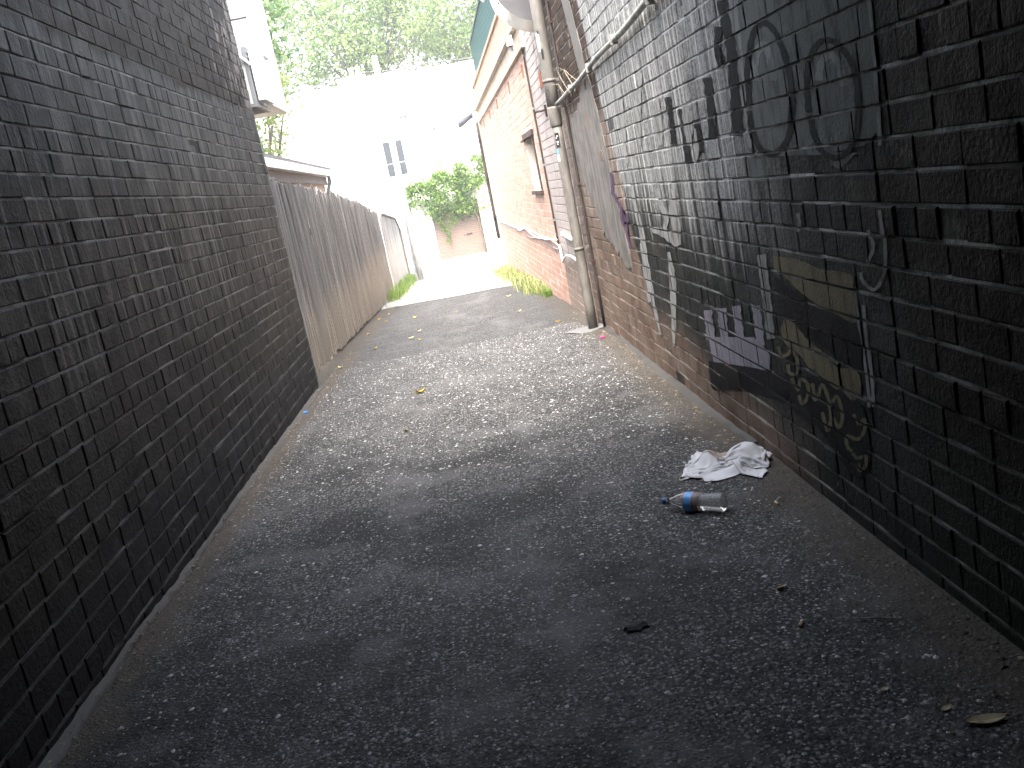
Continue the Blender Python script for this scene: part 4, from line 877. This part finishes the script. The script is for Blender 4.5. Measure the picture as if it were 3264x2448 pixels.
spot = ((ox + .06)._m('POWER', 2) + (oy - .06)._m('POWER', 2) * 2.2 + (g1 - .5) * .008).ss(.0075, .003)
c = mm.mix(g1.ss(.55, .75) * .3, (.58, .58, .6), (.47, .455, .42)); c = mm.mix(spot * .8, c, (.23, .17, .12))
M['cotton'] = mm.bsdf(c, .85, mm.noise(16, 3, .55, dist=1.2), .35, .01, spec=.2)
cl = obj('cloth', mb, M['cotton'], smooth=True, label='crumpled white cloth with a brown stain lying by the wall', cat='cloth')
md_ = cl.modifiers.new('thick', 'SOLIDIFY'); md_.thickness = .0022; md_ = cl.modifiers.new('sub', 'SUBSURF'); md_.levels = md_.render_levels = 1
sx = np.linalg.norm(cl1 - cl0) / .60; place(cl, mid, ang, dz=.001); cl.scale = (sx, sx, sx)
# fallen leaves
def leaf_flat(L, w, curl, seed, stem=.3):
    r = random.Random(seed); mb = MB(); vs_ = []; n = 8
    for i in range(n + 1):
        t = i / n; ww = w * math.sin(math.pi * min(1, t * .96 + .02)) ** .75 * (1 + r.uniform(-.06, .06)); z = curl * (2 * t - 1) ** 2
        vs_ += [(L * (t - .5), -ww / 2, z + curl * .9 + .002), (L * (t - .5), 0, z + .002), (L * (t - .5), ww / 2, z + curl * .7 + .002)]
    mb.add(vs_, [(i * 3 + j, i * 3 + 3 + j, i * 3 + 4 + j, i * 3 + 1 + j) for i in range(n) for j in range(2)])
    return mb
def fall(name, mesh, label, group=None):
    t = link(name, None); return tag(t, label, 'leaf', group)
M['yleaf'] = plain('yellow leaf', (.5, .33, .035), .55, .3, 40); M['bleaf'] = plain('dry leaf', (.26, .21, .12), .6, .3, 40); M['pleaf'] = plain('pale leaf', (.5, .44, .2), .6, .25, 40)
k9 = sc(900, 900, 1200 / 2212)
spots = k9([(508, 308), (345, 507), (548, 395), (758, 330), (812, 340), (806, 287), (570, 218), (630, 193), (612, 232), (1330, 83), (1036, 178), (1392, 175), (1625, 236), (672, 150), (783, 210)])
ym = [leaf_flat(.075, .045, .012, 60 + i).mesh('fallen_leaf', M['yleaf' if i % 2 == 0 else 'pleaf']) for i in range(4)]
for i, p in enumerate(spots):
    q = G(*p); lf = link('fallen_leaf', ym[i % 4]); tag(lf, {0: 'small yellow leaf at the foot of the grey paling fence', 1: 'small pale yellow leaf where the black wall meets the paling fence', 9: 'small pale yellow leaf on the asphalt by the bright green grass', 12: 'small yellow leaf on the asphalt short of the downpipe footing'}.get(i, 'small yellow fallen leaf lying out on the asphalt away from wall, pipe and grass'), 'leaf', 'yellow leaves scattered on the alley')
    lf.location = (q[0], q[1], (zasph(q[0], q[1]) if q[1] < 17.5 else gz(q[1]) + .012) + .003); lf.rotation_euler = (0, 0, rnd.uniform(0, 6.3)); s_ = rnd.uniform(.7, 1.15); lf.scale = (s_, s_, s_)
q = G(*k9([(815, 655)])[0]); o = obj('fallen_leaf', leaf_flat(.085, .055, .02, 80), M['yleaf'], label='bright yellow curled leaf alone in the middle of the asphalt', cat='leaf'); place(o, q, .3, dz=.002)
q = G(*k9([(727, 875)])[0]); o = obj('fallen_leaf', leaf_flat(.05, .022, .012, 81), M['bleaf'], label='tiny curled brown leaf short of the bright yellow leaf', cat='leaf'); place(o, q, 1.2, dz=.002)
kE = sc(2200, 1500, 1064 / 1862)
q = G(*kE([(1650, 1400)])[0]); o = obj('fallen_leaf', leaf_flat(.098, .036, .004, 82), M['bleaf'], label='long dry brown leaf with torn edge lying in the dark by the wall', cat='leaf'); place(o, q, -.12, dz=.002)
obj('stalk', MB().tube([(.047, 0, .004), (.06, .003, .006), (.072, .012, .01)], [.0012, .001, .0008], 5), M['bleaf'], o)
q = G(*kE([(1428, 1336)])[0]); o = obj('fallen_leaf', leaf_flat(.034, .017, .002, 83), M['bleaf'], label='small oval dry leaf next to the long torn leaf', cat='leaf'); place(o, q, .5, dz=.002)
q = G(*kE([(1085, 1228)])[0]); o = obj('fallen_leaf', leaf_flat(.025, .016, .002, 84), M['bleaf'], label='small oval dry leaf alone on the dark asphalt', cat='leaf'); place(o, q, .2, dz=.002)
# bottle caps and cigarette ends
def cap(px, col, label):
    q = G(*px); m_ = plain('plastic ' + label[:5], col, .35, .1); t = thing('bottle_cap', label, 'bottle cap')
    obj('shell', MB().lathe([(.0148, 0), (.0152, .002), (.0152, .011), (.0135, .0135), (.006, .0142), (.001, .0144)], 20), m_, t, smooth=True)
    mb = MB()
    for k in range(20): a = k * math.pi / 10; mb.tube([(.0154 * math.cos(a), .0154 * math.sin(a), .0015), (.0154 * math.cos(a), .0154 * math.sin(a), .0105)], .0009, 4)
    obj('ribs', mb, m_, t); place(t, q, .4, dz=.003); t.scale = (1.25,) * 3
cap(k9([(138, 771)])[0], (.05, .2, .55), 'blue plastic bottle cap lying close to the black wall'); cap(k9([(1882, 328)])[0], (.6, .03, .13), 'pink plastic bottle cap lying near the foot of the downpipe')
M['filter'] = plain('filter paper', (.42, .27, .13), .8, .2); M['paper'] = plain('cigarette paper', (.6, .58, .52), .8, .1)
def butt(px, label, rz):
    q = G(*px); t = thing('cigarette_end', label, 'cigarette end'); obj('filter', MB().tube([(-.012, 0, 0), (.004, 0, 0)], .0039, 10), M['filter'], t); obj('paper', MB().tube([(.0041, 0, 0), (.013, 0, .0004)], .0038, 10), M['paper'], t)
    place(t, q, rz, dz=.006); t.scale = (1.3,) * 3
butt(kE([(485, 187)])[0], 'stubbed cigarette end between the water bottle and the wall', 1.6); butt(kE([(512, 664)])[0], 'cigarette end on the dark asphalt well short of the bottle', .2); butt(kE([(620, 866)])[0], 'cigarette end farthest from the bottle', 1.)
# black hole-like tar lump and broken twig
q = G(2026, 2007); mb = MB(); r = random.Random(5); nn = 16
ring = [(.042 * (1 + r.uniform(-.25, .25)) * math.cos(a), .03 * (1 + r.uniform(-.3, .3)) * math.sin(a)) for a in np.linspace(0, 2 * math.pi, nn, endpoint=False)]
mb.add([(x, y, -.004) for x, y in ring] + [(x * .75, y * .75, .008 + r.uniform(-.003, .004)) for x, y in ring] + [(0, 0, .011)], [(i, (i + 1) % nn, nn + (i + 1) % nn, nn + i) for i in range(nn)] + [(nn + i, nn + (i + 1) % nn, 2 * nn) for i in range(nn)])
o = obj('tar_lump', mb, plain('black tar', (.004, .004, .0045), .85), label='flat black lump of tar stuck in the asphalt', cat='tar'); place(o, q, .1)
q = G(*kE([(1045, 842)])[0]); o = obj('twig', MB().tube([(-.045, .01, .004), (-.02, .004, .006), (.01, .006, .005), (.035, -.004, .006), (.05, -.004, .004)], [.002, .003, .0028, .0035, .002], 6), plain('pale twig', (.3, .28, .22), .8), label='short pale broken twig on the dark asphalt', cat='twig'); place(o, q, -.35, dz=.002)

# ------------------------------------------------------------------ humid air between the photographer and the far trees
hz = bpy.data.materials.new('hazy air'); hz.use_nodes = True; ht = hz.node_tree; ht.nodes.clear()
ho = ht.nodes.new('ShaderNodeOutputMaterial'); hv = ht.nodes.new('ShaderNodeVolumePrincipled'); hv.inputs['Color'].default_value = (.95, .97, .96, 1); hv.inputs['Density'].default_value = .0024; hv.inputs['Anisotropy'].default_value = .3
ht.links.new(hv.outputs[0], ho.inputs['Volume'])
tag(obj('haze', MB().box(-92, 92, -82, 162, -2.8, 19), hz), 'pale hazy air filling the alley and the street beyond', 'haze', kind='stuff')
